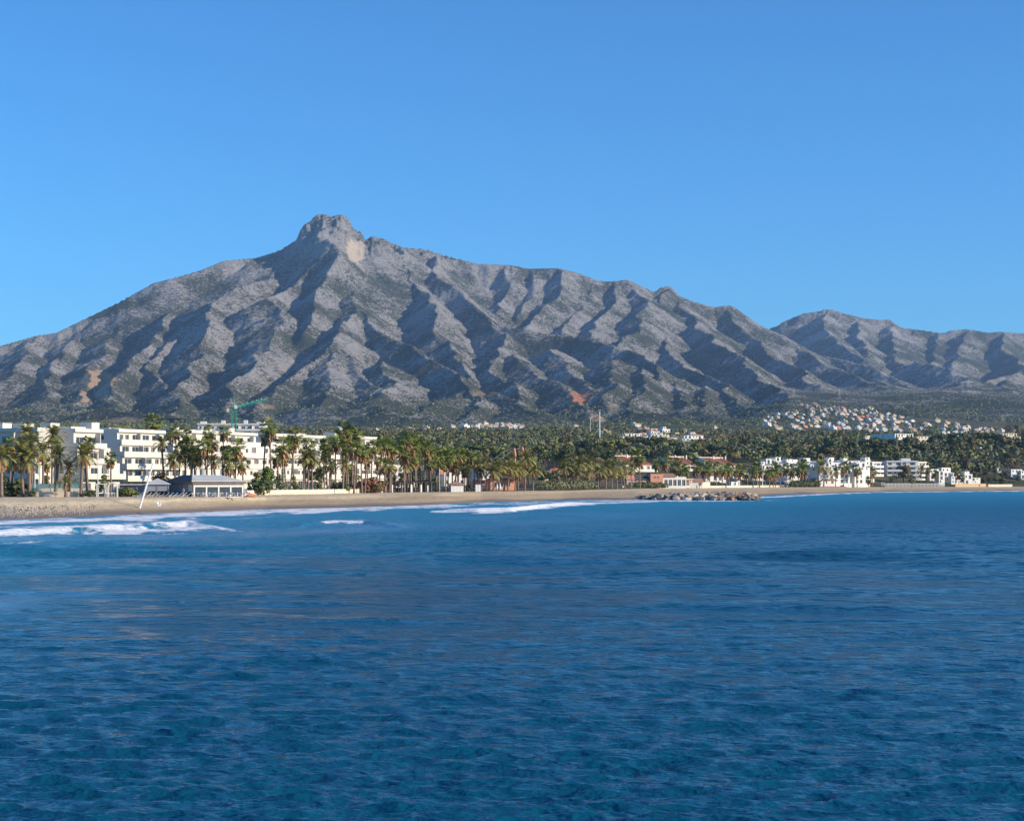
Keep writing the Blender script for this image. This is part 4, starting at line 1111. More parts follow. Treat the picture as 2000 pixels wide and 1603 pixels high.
# palm grove pergola of black timber
g = P(749, 428)
bp = thing('black_pergola', 'long black timber pergola with white curtains in the palm grove', 'pergola', g, R(50))
for k in range(9):
    for y in (0, 3.4): MB().box(k * 2.2 - .12, k * 2.2 + .12, y - .12, y + .12, -.2, 2.5).build('post', M['black'], bp)
for y in (0, 3.4): MB().box(-.4, 18.0, y - .1, y + .1, 2.51, 2.75).build('beam', M['black'], bp)
for k in range(22): MB().box(-.3 + .85 * k, -.12 + .85 * k, -.7, 4.1, 2.76, 2.92).build('rafter', M['black'], bp)
for k in range(5): MB().box(.5 + k * 3.6, 1.1 + k * 3.6, 1.2, 1.35, 0, 2.0).build('curtain', M['metalw'], bp)
MB().box(-.2, 17.8, 3.6, 3.8, -.2, 1.2).build('back_rail', M['black'], bp)
g = P(806, 446)
bp = thing('black_pergola', 'second low black pergola covered in dark creeper beside the grove flag', 'pergola', g, R(42))
for k in range(5):
    for y in (0, 3.0): MB().box(k * 2 - .12, k * 2 + .12, y - .12, y + .12, -.2, 2.5).build('post', M['black'], bp)
MB().box(-.3, 8.3, -.3, 3.3, 2.51, 2.7).build('roof', M['black'], bp)
m = MB(); r = random.Random(5)
for k in range(14): clump(m, (r.uniform(0, 8), r.uniform(0, 3), 2.85), .6, 24, .2, r, .6)
m.build('creeper', M['leaf6'], bp)
for k in range(3): MB().box(.8 + k * 2.4, 1.3 + k * 2.4, .9, 1.0, 0, 1.7).build('curtain', M['metalw'], bp)

# kiosk with thatch
g = P(881, 450)
kk_ = thing('beach_kiosk', 'white beach kiosk with louvred panels under a brown thatch roof', 'kiosk', g, R(16))
for k in range(4): 
    MB().box(.05 + k * .85, .78 + k * .85, -.05, .05, 0, 1.7).build('panel', M['metalw'], kk_)
for k in range(5): MB().box(k * .85 - .04, k * .85 + .04, -.09, .09, 0, 1.9).build('post', M['metalw'], kk_)
MB().box(0, 3.4, .4, 2.4, 0, 1.85).build('body', M['blind'], kk_)
m = MB(); A_ = [(-.5, -.5, 1.9), (3.9, -.5, 1.9), (3.9, 2.9, 1.9), (-.5, 2.9, 1.9), (1.2, 1.2, 2.75), (2.2, 1.2, 2.75)]
m.add(A_, [(0, 1, 5, 4), (1, 2, 5), (2, 3, 4, 5), (3, 0, 4), (3, 2, 1, 0)]); m.build('roof', M['tileb'], kk_)
g = P(934, 458)
o = thing('storage_box', 'tall white storage box standing under the palms', 'storage box', g, R(14)); MB().box(-.7, .7, 0, 1.1, 0, 1.9).build('body', M['metalw'], o); MB().box(-.75, .75, -.05, 1.15, 1.905, 2.0).build('lid', M['concrete'], o); MB().box(-.03, .03, -.03, -.004, .05, 1.85).build('door_gap', M['metalg'], o)
g = P(923, 492)
o = thing('red_hoarding', 'red slatted hoarding behind the palm trunks', 'hoarding', g, R(20))
for k in range(6): MB().box(.0, 4.4, -.05, .03, 1.1 + .32 * k, 1.36 + .32 * k).build('plank', M['red'], o)
for x in (.1, 1.5, 2.9, 4.3): MB().box(x - .08, x + .08, .04, .2, -.2, 3.1).build('post', M['wood'], o)
g = P(958, 500)
o = thing('brick_hut', 'small terracotta hut behind the date palms', 'hut', g, R(20)); MB().box(0, 7.6, 0, 4, -.4, 3.0).build('wall', M['coral'], o)
m = MB(); m.add([(-.4, -.4, 3.0), (8, -.4, 3.0), (8, 4.4, 3.0), (-.4, 4.4, 3.0), (2, 2, 4.2), (5.6, 2, 4.2)], [(0, 1, 5, 4), (1, 2, 5), (2, 3, 4, 5), (3, 0, 4), (3, 2, 1, 0)]); m.build('roof', M['tileb'], o)
for x in (1.2, 3.4, 5.6): window(o, x, -.05, .9, 1.2, 1.3)
def folded_parasol(px, Y, label, h=2.6):
    g = P(px, Y); o = thing('folded_parasol', label, 'parasol', g, 0, 'folded beach parasols'); MB().tube((0, 0, 0), (0, 0, h), .04, n=5).build('pole', M['metalg'], o)
    m = MB(); m.path([(0, 0, .7), (0, 0, 1.2), (0, 0, h - .25), (0, 0, h + .1)], [.28, .30, .12, .02], 8); m.build('canopy', M['metalw'], o); MB().box(-.3, .3, -.3, .3, 0, .1).build('base', M['concrete'], o)
folded_parasol(971, 466, 'folded white parasol between two date palm trunks', 2.1)
folded_parasol(977, 466, 'second folded white parasol, on the side away from the kiosk', 2.3)
folded_parasol(1489, 812, 'tall folded grey parasol before the far palms', 4.2)
# slingshot ride masts with cables
for (px, Yk, pt, lab) in ((1005, 520, 874, 'red bungee mast with white cables above the date palms'), (1021, 524, 872, 'second red bungee mast, the taller one')):
    g = P(px, Yk); h = zat(pt, Yk) - g.z; o = thing('bungee_mast', lab, 'mast', g, 0)
    m = MB()
    for a in range(3): m.tube((.35 * math.cos(a * 2.1), .35 * math.sin(a * 2.1), 0), (.22 * math.cos(a * 2.1), .22 * math.sin(a * 2.1), h), .07, n=4)
    for k in range(12): m.tube((.33 * math.cos(k * 2.1), .33 * math.sin(k * 2.1), h * k / 12), (.3 * math.cos(k * 2.1 + 2.1), .3 * math.sin(k * 2.1 + 2.1), h * (k + 1) / 12), .05, n=4)
    m.build('lattice_mast', M['red'], o)
    pd = MB(); pd.path([(-.15, 0, h - .2), (.1, .1, h - 2.0), (.05, 0, h - 4.6)], [.38, .5, .3], 7); pd.build('safety_padding', M['coral'], o)
    cb = MB(); cb.path([(0, 0, h), (-3.4, 0, h - 1.3), (-7.2, 0, h - 4.0 - (px - 1005) * .02)], [.05, .05, .05], 4); cb.build('cable', M['metalw'], o)

# ---------------------------------------------------------------- orange roofed houses in the middle
gable_house('villa', 'yellow walled villa with orange tile roof behind the big hedge', 1062, 640, R(38), 9, 7, 4.6, 1.9, 'yellow', 'tileb', z=2.5, stories=1)
gable_house('villa', 'white chimneyed villa with bright red tile roof in the palms', 1075, 690, R(30), 7.5, 7, 5.4, 2.0, 'cream', 'tile', z=4.0, hip=2.6)
gable_house('villa', 'long low villa with brown tile roof under the conifer', 1090, 660, R(24), 9.5, 7, 4.0, 1.9, 'cream', 'tileb', z=3.0, hip=2.5)
gable_house('villa', 'small villa with terracotta roof between the date palm row and conifer', 1150, 700, R(30), 8, 7, 3.0, 1.9, 'coral', 'tile', z=3.5, hip=2.5)
gable_house('villa', 'old pink villa with tiled roof half hidden in the dark trees', 1160, 1050, R(30), 14, 9, 6, 2.5, 'pinkw', 'tileb', stories=2)
gable_house('villa', 'orange roofed wing left of the first terraced villa', 1203, 790, R(36), 6.5, 6, 5.0, 1.7, 'cream', 'tile', z=6.5, wins=2)
for q in ((1070,645,9),(1090,670,10),(1150,705,9),(1210,795,9)): occ(*q)
# three terraced villas with tiled roofs and balconies
def terrace_villa(px, Y, label, L, seed, z=3.2, th=R(36)):
    g = P(px, Y); g.z = z
    o = thing('terraced_villa', label, 'villa', g, th, 'terraced villas with orange roofs'); D = 11; H = 9.8
    wl = MB(); ops = []
    for f, (x0, x1) in enumerate(((0, L), (0, L), (0, L))):
        for k in range(4):
            xc = L * (k + .5) / 4; ops.append((xc - .9, xc + .9, f * 3.2 + .4, f * 3.2 + 2.5))
    facade(wl, 0, L, 0, -4, H, ops, .3); wl.box(0, L, .3, D, -4, H - .003)
    wl.add([(0, 1.0, H), (0, D, H), (0, D, H + 3.2), (0, D - 1.2, H + 3.4)], [(0, 3, 2, 1)]); wl.add([(-.02, .4, H - .02), (-.02, D, H - .02), (-.02, D, H + 3.0)], [(0, 2, 1)])
    wl.build('wall', M['white'], o)
    for a, b, za, zb in ops: window(o, (a + b) / 2, .2, za, b - a, zb - za)
    for k, (xa, xb) in enumerate(((-.2, L * .46), (L * .52, L + .3))):
        rf = MB(); dz = -.35 * k
        A_ = [(xa, -.6, H + .05 + dz), (xb, -.6, H + .05 + dz), (xb, D - .8, H + 3.4 + dz), (xa, D - .8, H + 3.4 + dz)]
        rf.add([Vector(p) + Vector((0, 0, .25)) for p in A_] + A_, [(0, 1, 2, 3), (7, 6, 5, 4), (0, 4, 5, 1), (1, 5, 6, 2), (2, 6, 7, 3), (3, 7, 4, 0)])
        ro = rf.build('roof', M['tile'], o); rr = MB(); n = int((xb - xa) / .7)
        for q in range(n): rr.tube((xa + .3 + .7 * q, -.6, H + .34 + dz), (xa + .3 + .7 * q, D - .8, H + 3.69 + dz), .07, .07, 4)
        kind(rr.build('tile_rows', M['tile'], ro), 'stuff')
        MB().box(xa - .25, xa - .01, -.7, D - .5, H - .2 + dz, H + .6 + dz).add([(xa - .25, -.7, H + .6 + dz), (xa - .01, -.7, H + .6 + dz), (xa - .01, D - .5, H + 4.1 + dz), (xa - .25, D - .5, H + 4.1 + dz)], [(0, 1, 2, 3)]).add([(xa - .25, D - .5, H + .6 + dz), (xa - .25, D - .5, H + 4.1 + dz), (xa - .25, -.7, H + .6 + dz)], [(0, 1, 2)]).build('gable_parapet', M['white'], o)
    MB().box(-.3, L + .4, D - .7, D - .2, H + 3.3, H + 4.1).build('ridge_wall', M['cream'], o)
    for f, (dx, dp) in enumerate(((2.5, 4.2), (1.2, 3.0))):
        z0 = 3.2 * (f + 1); b = MB(); b.box(1.2, L + dx, -dp, -.003, z0 - .25, z0); b.box(1.2, L + dx, -dp, -dp + .18, z0, z0 + 1.0); b.box(L + dx - .18, L + dx, -dp + .18, -.003, z0, z0 + 1.0)
        for xx in np.linspace(1.4, L, 4): b.box(xx, xx + .22, -dp + .2, -dp + .42, z0, z0 + 2.9) if f else None
        b.build('balcony', M['white'], o)
    for xx in (L * .5, L + .1): MB().box(xx - .3, xx + .3, D - 3, D - 2.3, H + 2, H + 4.6).build('chimney', M['white'], o)
    return o
terrace_villa(1222, 772, 'terraced villa with orange roofs above the coral beach house', 15.5, 1)
terrace_villa(1318, 850, 'middle terraced villa half hidden behind fan palms', 15, 2, z=4.0)
terrace_villa(1391, 880, 'terraced villa with a long white sun terrace beyond the palms', 17, 3, z=4.0)
for q in ((1230,780,13),(1260,790,13),(1325,862,13),(1350,868,13),(1400,892,14),(1430,905,14)): occ(*q)

# low coral house with white arcade at the beach
g = P(1224, 678); g.z = 2.4
o = thing('beach_house', 'low coral and white beach house with arcade and brown roofs', 'house', g, R(14))
MB().box(0, 3.2, 0, 7, -.5, 3.4).box(3.205, 10, 1.4, 8, -.5, 3.2).build('wall', M['pinkw'], o)
m = MB(); m.add([(-.2, -.4, 3.4), (3.4, -.4, 3.4), (3.9, 3, 5.2), (.4, 3, 5.2)], [(0, 1, 2, 3)]); m.add([(-.2, -.4, 3.3), (3.4, -.4, 3.3), (3.4, 7, 3.3), (-.2, 7, 3.3), (.4, 3, 5.1), (3.9, 3, 5.1)], [(0, 4, 3), (1, 2, 5), (3, 2, 5, 4)]); m.build('orange_roof', M['coral'], o)
m = MB(); m.add([(3.3, .9, 3.25), (10.2, .9, 3.25), (10.2, 4, 4.9), (3.9, 4, 4.9), (10.2, 8, 3.2), (3.3, 8, 3.2)], [(0, 1, 2, 3), (3, 2, 4, 5)]); m.build('dark_roof', M['roofdark'], o)
MB().box(10.205, 15.6, .4, 7, -.5, 5.6).build('coral_block', M['coral'], o)
for x in (12.3, 13.6): window(o, x, .3, 3.9, .7, .8)
for x in (1.5, 5.0, 7.2, 11.4, 14.2): window(o, x, (-.06 if x < 3 else 1.34 if x < 10 else .34), .6, 1.5, 1.8)
m = MB(); m.add([(15.8, .2, 4.5), (21.5, .2, 4.5), (21.0, 4, 5.9), (16, 4, 5.9), (21.5, 7, 4.5), (15.8, 7, 4.5)], [(0, 1, 2, 3), (3, 2, 4, 5), (1, 4, 2)]); m.build('tiled_roof', M['tileb'], o)
ops = [(16.2 + 1.9 * k, 17.6 + 1.9 * k, .8, 3.3) for k in range(5)]; m = MB(); facade(m, 15.7, 25.6, .8, -.5, 4.45, ops, .3); m.box(15.7, 25.6, 1.1, 7, -.5, 4.4); m.build('arcade', M['white2'], o)
for a, b, za, zb in ops: window(o, (a + b) / 2, 1.0, za, b - a, zb - za)
occ(1260, 690, 14); occ(1300, 695, 12)
g = P(1336, 688); g.z = 2.4
o = thing('garden_pavilion', 'white garden pavilion with round arch and flat roof', 'pavilion', g, R(10))
m = MB()
for x in (0, 3.2):
    for y in (0, 3): m.box(x - .18, x + .18, y - .18, y + .18, 0, 3.4)
pts = [(1.6 - 1.42 * math.cos(q), 0, 2.1 + 1.1 * math.sin(q)) for q in np.linspace(0, math.pi, 9)]; m.path(pts, [.17] * 9, 5); m.build('columns', M['white2'], o)
MB().box(-.7, 3.9, -.6, 3.6, 3.4, 3.75).build('roof', M['cream'], o); MB().box(.2, 3, -.1, .1, 0, .9).build('parapet', M['white2'], o); MB().box(.2, 3.0, 2.6, 2.7, .0, 3.2).build('back_wall', M['tileb'], o)
gable_house('shed', 'small tiled shed between arched pavilion and cream wall', 1350, 708, R(20), 5.5, 4, 2.4, 1.4, 'cream', 'tileb', z=2.3, wins=2, cat='shed')
g = P(1428, 778); o = thing('changing_cabin', 'plain white and grey cabin standing on the sand edge', 'cabin', g, R(30)); MB().box(0, 4.2, 0, 3.4, -.2, 2.4).build('body', M['metalw'], o); MB().box(-.1, 4.3, -.1, 3.5, 2.405, 2.52).build('roof', M['concrete'], o); MB().box(1.5, 2.6, -.03, -.004, 0, 2.0).build('door', M['blind'], o)
g = P(1440, 800); o = thing('changing_cabin', 'small white box beside the larger white cabin', 'cabin', g, R(30)); MB().box(0, 1.6, 0, 1.6, -.2, 2.2).build('body', M['metalw'], o); MB().box(.4, 1.2, -.03, -.004, 0, 1.8).build('door', M['metalg'], o)

# ---------------------------------------------------------------- white cottages and flats on the far shore
WH = [ # px, Y, label, volumes
 (1488, 905, 'small white cottage at the near end of the white row', [(0, 7, 0, 8, -2, 9.5), (2, 5, 3, 6, 9.5, 11.6)]),
 (1504, 915, 'white cottage with roof terrace frame in the white row', [(0, 9, 0, 9, -2, 10.5), (1, 7, 4, 8, 10.5, 13.0)]),
 (1528, 915, 'white cottage with two stepped blocks behind dense palms', [(0, 6, 0, 9, -2, 9.2), (6.02, 12, 1.5, 9, -2, 11.4), (7, 11, 4, 8, 11.4, 13.2)]),
 (1552, 920, 'wide white cottage with flat roofs and deep shaded wall', [(0, 11, 0, 10, -2, 11.0), (11.02, 15, 2, 10, -2, 9.6), (2, 7, 5, 9, 11.0, 13.0)]),
 (1583, 905, 'broad white house with a large blank upper wall', [(0, 9, 0, 10, -2, 10.2), (9.02, 16, -1, 10, -2, 11.6), (-2, 4, -5, -.02, -2, 5.6)]),
 (1600, 868, 'white house by the shore with round shadowed gable', [(0, 12, 0, 8, -2, 8.6), (3, 9, 2, 7, 8.6, 10.8), (12.02, 16, 1, 8, -2, 6.8)]),
 (1622, 925, 'white house with pale pink terrace roofs', [(0, 9, 0, 9, -2, 11.4), (9.02, 15, 1, 9, -2, 9.4), (2, 6, 4, 8, 11.4, 13.4)]),
 (1640, 890, 'white house with two tall chimneys over the low shore wall', [(0, 9, 0, 8, -2, 7.4), (1, 6, 3, 7, 7.4, 9.6), (9.02, 17, -2, 8, -2, 6.4)]),
 (1650, 940, 'blue shaded white house with angled roof shadow', [(0, 12, 0, 10, -2, 12.4), (2, 5, 3, 6, 12.4, 14)]),
 (1498, 952, 'white upper cottage rising behind the near end of the white row', [(0, 9, 0, 8, -2, 12.0), (2, 6, 3, 7, 12.0, 14.0)]),
 (1517, 958, 'white upper cottage with square roof room behind the dense palms', [(0, 8, 0, 8, -2, 12.6), (1, 5, 2, 6, 12.6, 14.8)]),
 (1538, 955, 'plain white upper cottage between two roof rooms', [(0, 12, 0, 8, -2, 12.2)]),
 (1567, 948, 'white upper cottage beside the broad blank walled house', [(0, 11, 0, 8, -2, 12.4), (3, 8, 2, 6, 12.4, 14.2)]),
 (1604, 952, 'white upper cottage above the round shadowed gable', [(0, 13, 0, 8, -2, 12.4), (8, 12, 2, 6, 12.4, 14.6)]),
 (1635, 958, 'white upper cottage behind the pink terrace roofs', [(0, 10, 0, 8, -2, 12.8)]),
 (1668, 905, 'tall white house with grand windows beside the boardwalk', [(0, 12, 0, 9, -2, 8.6), (4, 11, 2, 8, 8.6, 11.2)]),
 (1683, 950, 'white house with roof cabin near the first banded flats', [(0, 10, 0, 10, -2, 12.2), (6, 9.5, 3, 7, 12.2, 14.6)]),
]
for i, (px, Y, lab, vols) in enumerate(WH):
    flat_house('cottage', lab, px, Y, R(34), vols, 'white2', 'white flat roofed cottages along the far beach', 'cottage', z=4.0, seed=i, gl=False); occ(px + 12, Y + 6, 12)
gable_house('cottage', 'brown tiled low house in front of the white cottages', 1594, 868, R(24), 12, 6, 2.6, 1.7, 'white2', 'tileb', z=3.0, hip=2.2, cat='cottage')
gable_house('cottage', 'white cottage with long red tiled roof between fan palms', 1632, 905, R(24), 14, 6, 8.4, 1.6, 'white2', 'tile', z=3.2, hip=2.0, cat='cottage', stories=2)
terraced('apartment_block', 'white four storey flats with bright banded balconies beyond the white cottages', 1690, 985, R(48),
         [(0, 18, 0)] * 5, 2.55, 12, 'white2', z=3.0, bay=3.6, seed=31, wband=1.15, huts=[(3, 4, 4, 4, 1.4), (10, 4, 3, 4, 1.6)], pdepth=1.8)
terraced('apartment_block', 'blue grey shaded flats with roof cabin behind the autumn tree', 1732, 1000, R(2),
         [(0, 18.5, 0)] * 5, 2.7, 13, 'white2', z=3.0, bay=4.2, seed=32, wband=.9, huts=[(9.5, 3, 5.5, 5, 1.9)], pdepth=1.6)
terraced('apartment_block', 'cream flats with four bright balcony bands beside the autumn tree', 1790, 1002, R(46),
         [(0, 11, 0)] * 5, 2.6, 12, 'white', z=3.0, bay=3.6, seed=33, wband=1.15, pdepth=1.8)
for q in ((1700,995,14),(1715,1010,14),(1750,1010,14),(1775,1010,14),(1800,1015,12)): occ(*q)
for i_, (px, Y, lab, vols) in enumerate([
 (868, 545, 'white house glimpsed between palm trunks behind the creeper pergola', [(0, 8, 0, 7, -1, 5.0), (1, 6, 2, 6, 5.0, 7.6)]),
 (938, 560, 'white house glimpsed above the red hoarding', [(0, 7, 0, 6, -1, 6.4)]),
 (772, 500, 'white annex glimpsed behind the black pergola', [(0, 6, 0, 6, -1, 4.6)]),
 (1432, 850, 'low white cottage behind the palms by the white cabin', [(0, 8, 0, 7, -1, 4.2), (1, 6, 2, 6, 4.2, 6.6)]),
 (1452, 870, 'white cottage with long terrace behind the palm rank', [(0, 11, 0, 7, -1, 6.2)]),
 (1470, 860, 'low white house behind the twin beach lamps', [(0, 9, 0, 7, -1, 4.4), (2, 8, 2, 6, 4.4, 6.8)]),
 (1512, 862, 'white garden house low behind the dense palms', [(0, 9, 0, 6, -1, 3.8)]),
 (1532, 866, 'second white garden house, beside the dark beach hedge', [(0, 10, 0, 6, -1, 4.6)]),
 (1378, 800, 'white low wing under the third terraced villa', [(0, 12, 0, 7, -1, 4.4)]),
 (1300, 790, 'white low wing under the middle terraced villa', [(0, 9, 0, 7, -1, 5.2)])]):
    flat_house('cottage', lab, px, Y, R(30), vols, 'white2', None, 'cottage', z=3.2, seed=80 + i_, gl=False); occ(px + 8, Y + 4, 9)
SH = [(1816, 1005, 'white low house with flat canopy beside the cream flats', [(0, 7, 0, 6, -1, 9.0)]),
      (1834, 985, 'narrow white tower house with pyramid tip beside the fence', [(0, 4.2, 0, 4, -1, 7.6)]),
      (1843, 1020, 'white terraced house with long horizontal decks', [(0, 10, 0, 8, -1, 7.0), (1, 8, 3, 7, 7.0, 10.0)]),
      (1858, 1000, 'white bungalow with dark veranda near the ochre wall', [(0, 9, 0, 7, -1, 4.4), (3, 8, 2, 6, 4.4, 6.4)]),
      (1884, 1005, 'white domed looking villa above the ochre wall', [(0, 6, 0, 6, -1, 6.0), (1, 4.5, 1, 5, 6.0, 7.6)]),
      (1897, 1008, 'low white annex beside the domed looking villa', [(0, 7, 0, 6, -1, 3.8)]),
      (1922, 1130, 'blue shaded pale villa with pyramid roof in the trees', [(0, 10, 0, 8, -1, 7.0)]),
      (1975, 1060, 'white terrace house at the far edge of the beach', [(0, 9, 0, 7, -1, 8.0)]),
      (1994, 1045, 'last white villa at the edge of the frame', [(0, 8, 0, 7, -1, 5.0), (2, 7, 2, 6, 5.0, 7.4)]),
      (1950, 1075, 'white villa with roof room above the pale yellow wall', [(0, 8, 0, 7, -1, 6.2), (1, 5, 2, 6, 6.2, 8.6)]),
      (1910, 1090, 'white villa between slender tree and blue shaded villa', [(0, 9, 0, 7, -1, 7.2)]),
      (1872, 1080, 'tall white house above the veranda bungalow', [(0, 8, 0, 7, -1, 9.6)])]
for i, (px, Y, lab, vols) in enumerate(SH):
    flat_house('cottage', lab, px, Y, R(26), vols, 'white2', None, 'cottage', z=3.4 + max(0, Y - 1020) * .03, seed=50 + i, gl=False); occ(px + 8, Y + 4, 9)

# boardwalk on posts
g = P(1604, 862); g.z = 0.4
o = thing('boardwalk', 'raised red timber boardwalk on pale posts over the far sand', 'boardwalk', g, R(50))
Lb = 27; m = MB()
for k in range(28): MB().box(-2 + k * 1.0, -1.03 + k * 1.0, -.2, 3.2, 1.9, 2.05).build('plank', M['wood'], o)
MB().box(-2, 26, -.22, -.05, 1.4, 1.89).build('edge_beam', M['redwood'], o); MB().box(3, 26, 1.5, 1.7, -.4, 1.89).build('back_boarding', M['redwood'], o)
for k in range(10): MB().box(4 + k * 2.4, 4.32 + k * 2.4, -.32, 0, -1.0, 1.39).build('post', M['pinkw'], o)
# balustrade posts
g = P(1722, 940)
o = thing('white_fence', 'white post fence along the top of the far beach', 'fence', g, 0)
for k in range(46):
    px = 1722 + k * 2.7; q = P(px, Yb(px) + 2 if px > 1730 else 940) - g
    put('post', _pp if k else (_pp := MB().box(-.22, .22, -.15, .15, -.5, 2.0).mesh('post', M['white2'])), o, q)
for k in range(9):
    pa, pb_ = 1722 + k * 13.5, 1722 + (k + 1) * 13.5; a = P(pa, Yb(pa) + 2.3 if pa > 1730 else 940.3) - g; b = P(pb_, Yb(pb_) + 2.3) - g
    MB().tube(a + Vector((0, 0, 1.6)), b + Vector((0, 0, 1.6)), .07, n=4).build('rail', M['white2'], o)

# tall posts and pylons
def mast(px, Y, pyb, pyt, label, r_=.45, mat='metalw', cat='mast', name='mast'):
    X = (px - PX0) / F * Y; z0 = zat(pyb, Y) - 6; z1 = zat(pyt, Y); o = thing(name, label, cat, Vector((X, Y, z0)))
    MB().tube((0, 0, 0), (0, 0, z1 - z0), r_, r_ * .6, 8).build('shaft', M[mat], o)
    MB().box(-r_ * 1.6, r_ * 1.6, -r_ * 1.6, r_ * 1.6, z1 - z0 - .1, z1 - z0 + r_ * 1.5).build('top_cap', M['metalg'], o)
    MB().box(-r_ * 4, r_ * 4, -.15, .15, (z1 - z0) * .42, (z1 - z0) * .42 + .5).build('bracket', M[mat], o); return o
mast(1171, 1500, 860, 802, 'tall pale floodlight mast above the white low buildings', .75)
mast(1153, 1900, 845, 815, 'thin pale mast beside the ochre scar on the foothill', .35)
def pylon(px, pyb, pyt, Y, label):
    X = (px - PX0) / F * Y; z0 = zat(pyb, Y) - 12; h = zat(pyt, Y) - z0; o = thing('power_pylon', label, 'pylon', Vector((X, Y, z0)), R(20), 'power pylons on the foothills')
    m = MB(); w_ = h * .09
    for sx in (-1, 1):
        for sy in (-1, 1): m.tube((sx * w_, sy * w_, 0), (sx * .35, sy * .35, h), .2, .16, 4)
    for k in range(6): 
        f0, f1 = k / 6, (k + 1) / 6; a0, a1 = w_ * (1 - f0) + .35 * f0, w_ * (1 - f1) + .35 * f1
        m.tube((-a0, -a0, h * f0), (a1, -a1, h * f1), .11, n=4); m.tube((a0, -a0, h * f0), (-a1, -a1, h * f1), .11, n=4)
    m.build('lattice', M['concrete'], o)
    c_ = MB()
    for q in (.72, .84, .96): c_.box(-h * .16, h * .16, -.15, .15, h * q, h * q + .35)
    c_.build('cross_arms', M['concrete'], o)
pylon(1195, 783, 770, 4200, 'pylon on the spur above the small red quarry'); pylon(1550, 779, 757, 4700, 'pylon on the spur above the hill town')
pylon(1639, 790, 757, 4700, 'pylon just above the first hill town roofs'); pylon(1880, 762, 744, 5400, 'pylon on the wooded ridge at the far side')
pylon(1958, 836, 814, 3600, 'red tinged pylon above the orange hillside houses')
mast(1638, 3800, 812, 794, 'thick brown mast standing in the hill town', 1.2, 'tileb')

# ---------------------------------------------------------------- people
def person(px, Y, label, top_mat, leg_mat, h=1.72, rz=0.0, z=None, stride=.25, hair='dark'):
    g = P(px, Y) if z is None else P(px, Y, z)
    o = thing('person', label, 'person', g, rz)
    def skin_mesh(name, verts, edges, rad, mat):
        me = bpy.data.meshes.new(name); me.from_pydata(verts, edges, []); ob = put(name, me, o)
        sk_ = ob.modifiers.new('skin', 'SKIN'); sk_.use_smooth_shade = True
        for v_, r_ in zip(me.skin_vertices[0].data, rad): v_.radius = (r_, r_)
        me.skin_vertices[0].data[0].use_root = True
        ob.modifiers.new('sub', 'SUBSURF').levels = 1; me.materials.append(mat); return ob
    s_ = h / 1.72
    V = [(0, 0, .95), (0, 0, 1.2), (0, 0, 1.42), (0, 0, 1.53), (0, 0, 1.62), (0, .01, 1.70),
         (.19, 0, 1.40), (.25, .04, 1.13), (.25, -.06, .90), (-.19, 0, 1.40), (-.25, -.04, 1.13), (-.24, .08, .90),
         (.09, 0, .90), (.10, -stride * .4, .5), (.10, -stride * .6, .08), (-.09, 0, .90), (-.10, stride * .3, .5), (-.10, stride * .9, .10), (.10, -stride * .6 - .16, .04), (-.10, stride * .9 - .15, .05)]
    E = [(0, 1), (1, 2), (2, 3), (3, 4), (4, 5), (2, 6), (6, 7), (7, 8), (2, 9), (9, 10), (10, 11), (0, 12), (12, 13), (13, 14), (0, 15), (15, 16), (16, 17), (14, 18), (17, 19)]
    rd = [.13, .125, .13, .055, .095, .075, .06, .045, .035, .06, .045, .035, .085, .06, .045, .085, .06, .045, .035, .035]
    skin_mesh('body', [tuple(c * s_ for c in v_) for v_ in V], E, [q * s_ for q in rd], M['skin'])
    sh = [0, 1, 2, 6, 7, 9, 10]
    skin_mesh('shirt', [tuple(c * s_ for c in V[i]) for i in sh], [(0, 1), (1, 2), (2, 3), (3, 4), (2, 5), (5, 6)], [.15, .145, .148, .075, .06, .075, .06], top_mat)
    lg = [0, 12, 13, 14, 15, 16, 17]
    skin_mesh('trousers', [tuple(c * s_ for c in V[i]) for i in lg], [(0, 1), (1, 2), (2, 3), (0, 4), (4, 5), (5, 6)], [.15, .105, .08, .065, .105, .08, .065], leg_mat)
    hd = MB(); hd.path([(0, .02, 1.60 * s_), (0, .02, 1.68 * s_), (0, .01, 1.75 * s_)], [.085, .105, .05], 8); hd.build('hair', M['black'], o, True)
    return o
person(1361, 660, 'person in dark blue walking on the sand behind the rocks', M['navy'], M['navy'], rz=R(-80), z=1.95)
person(1366, 662, 'person in pale clothes walking beside the one in dark blue', M['lcloth'], M['metalg'], rz=R(-80), z=1.95, h=1.65)
person(462, 318, 'person in dark clothes standing at the restaurant terrace', M['navy'], M['black'], rz=R(10), stride=.1)
person(458, 316, 'person in a pale shirt standing at the restaurant terrace', M['lcloth'], M['lcloth'], rz=R(60), stride=.1)
person(358, 303, 'person in pink by the tables under the dark roof slope', M['pinkw'], M['metalg'], rz=R(-40), stride=.15)
person(1913, 968, 'person in black on the far promenade above the ochre wall', M['black'], M['black'], rz=R(30), stride=.1)

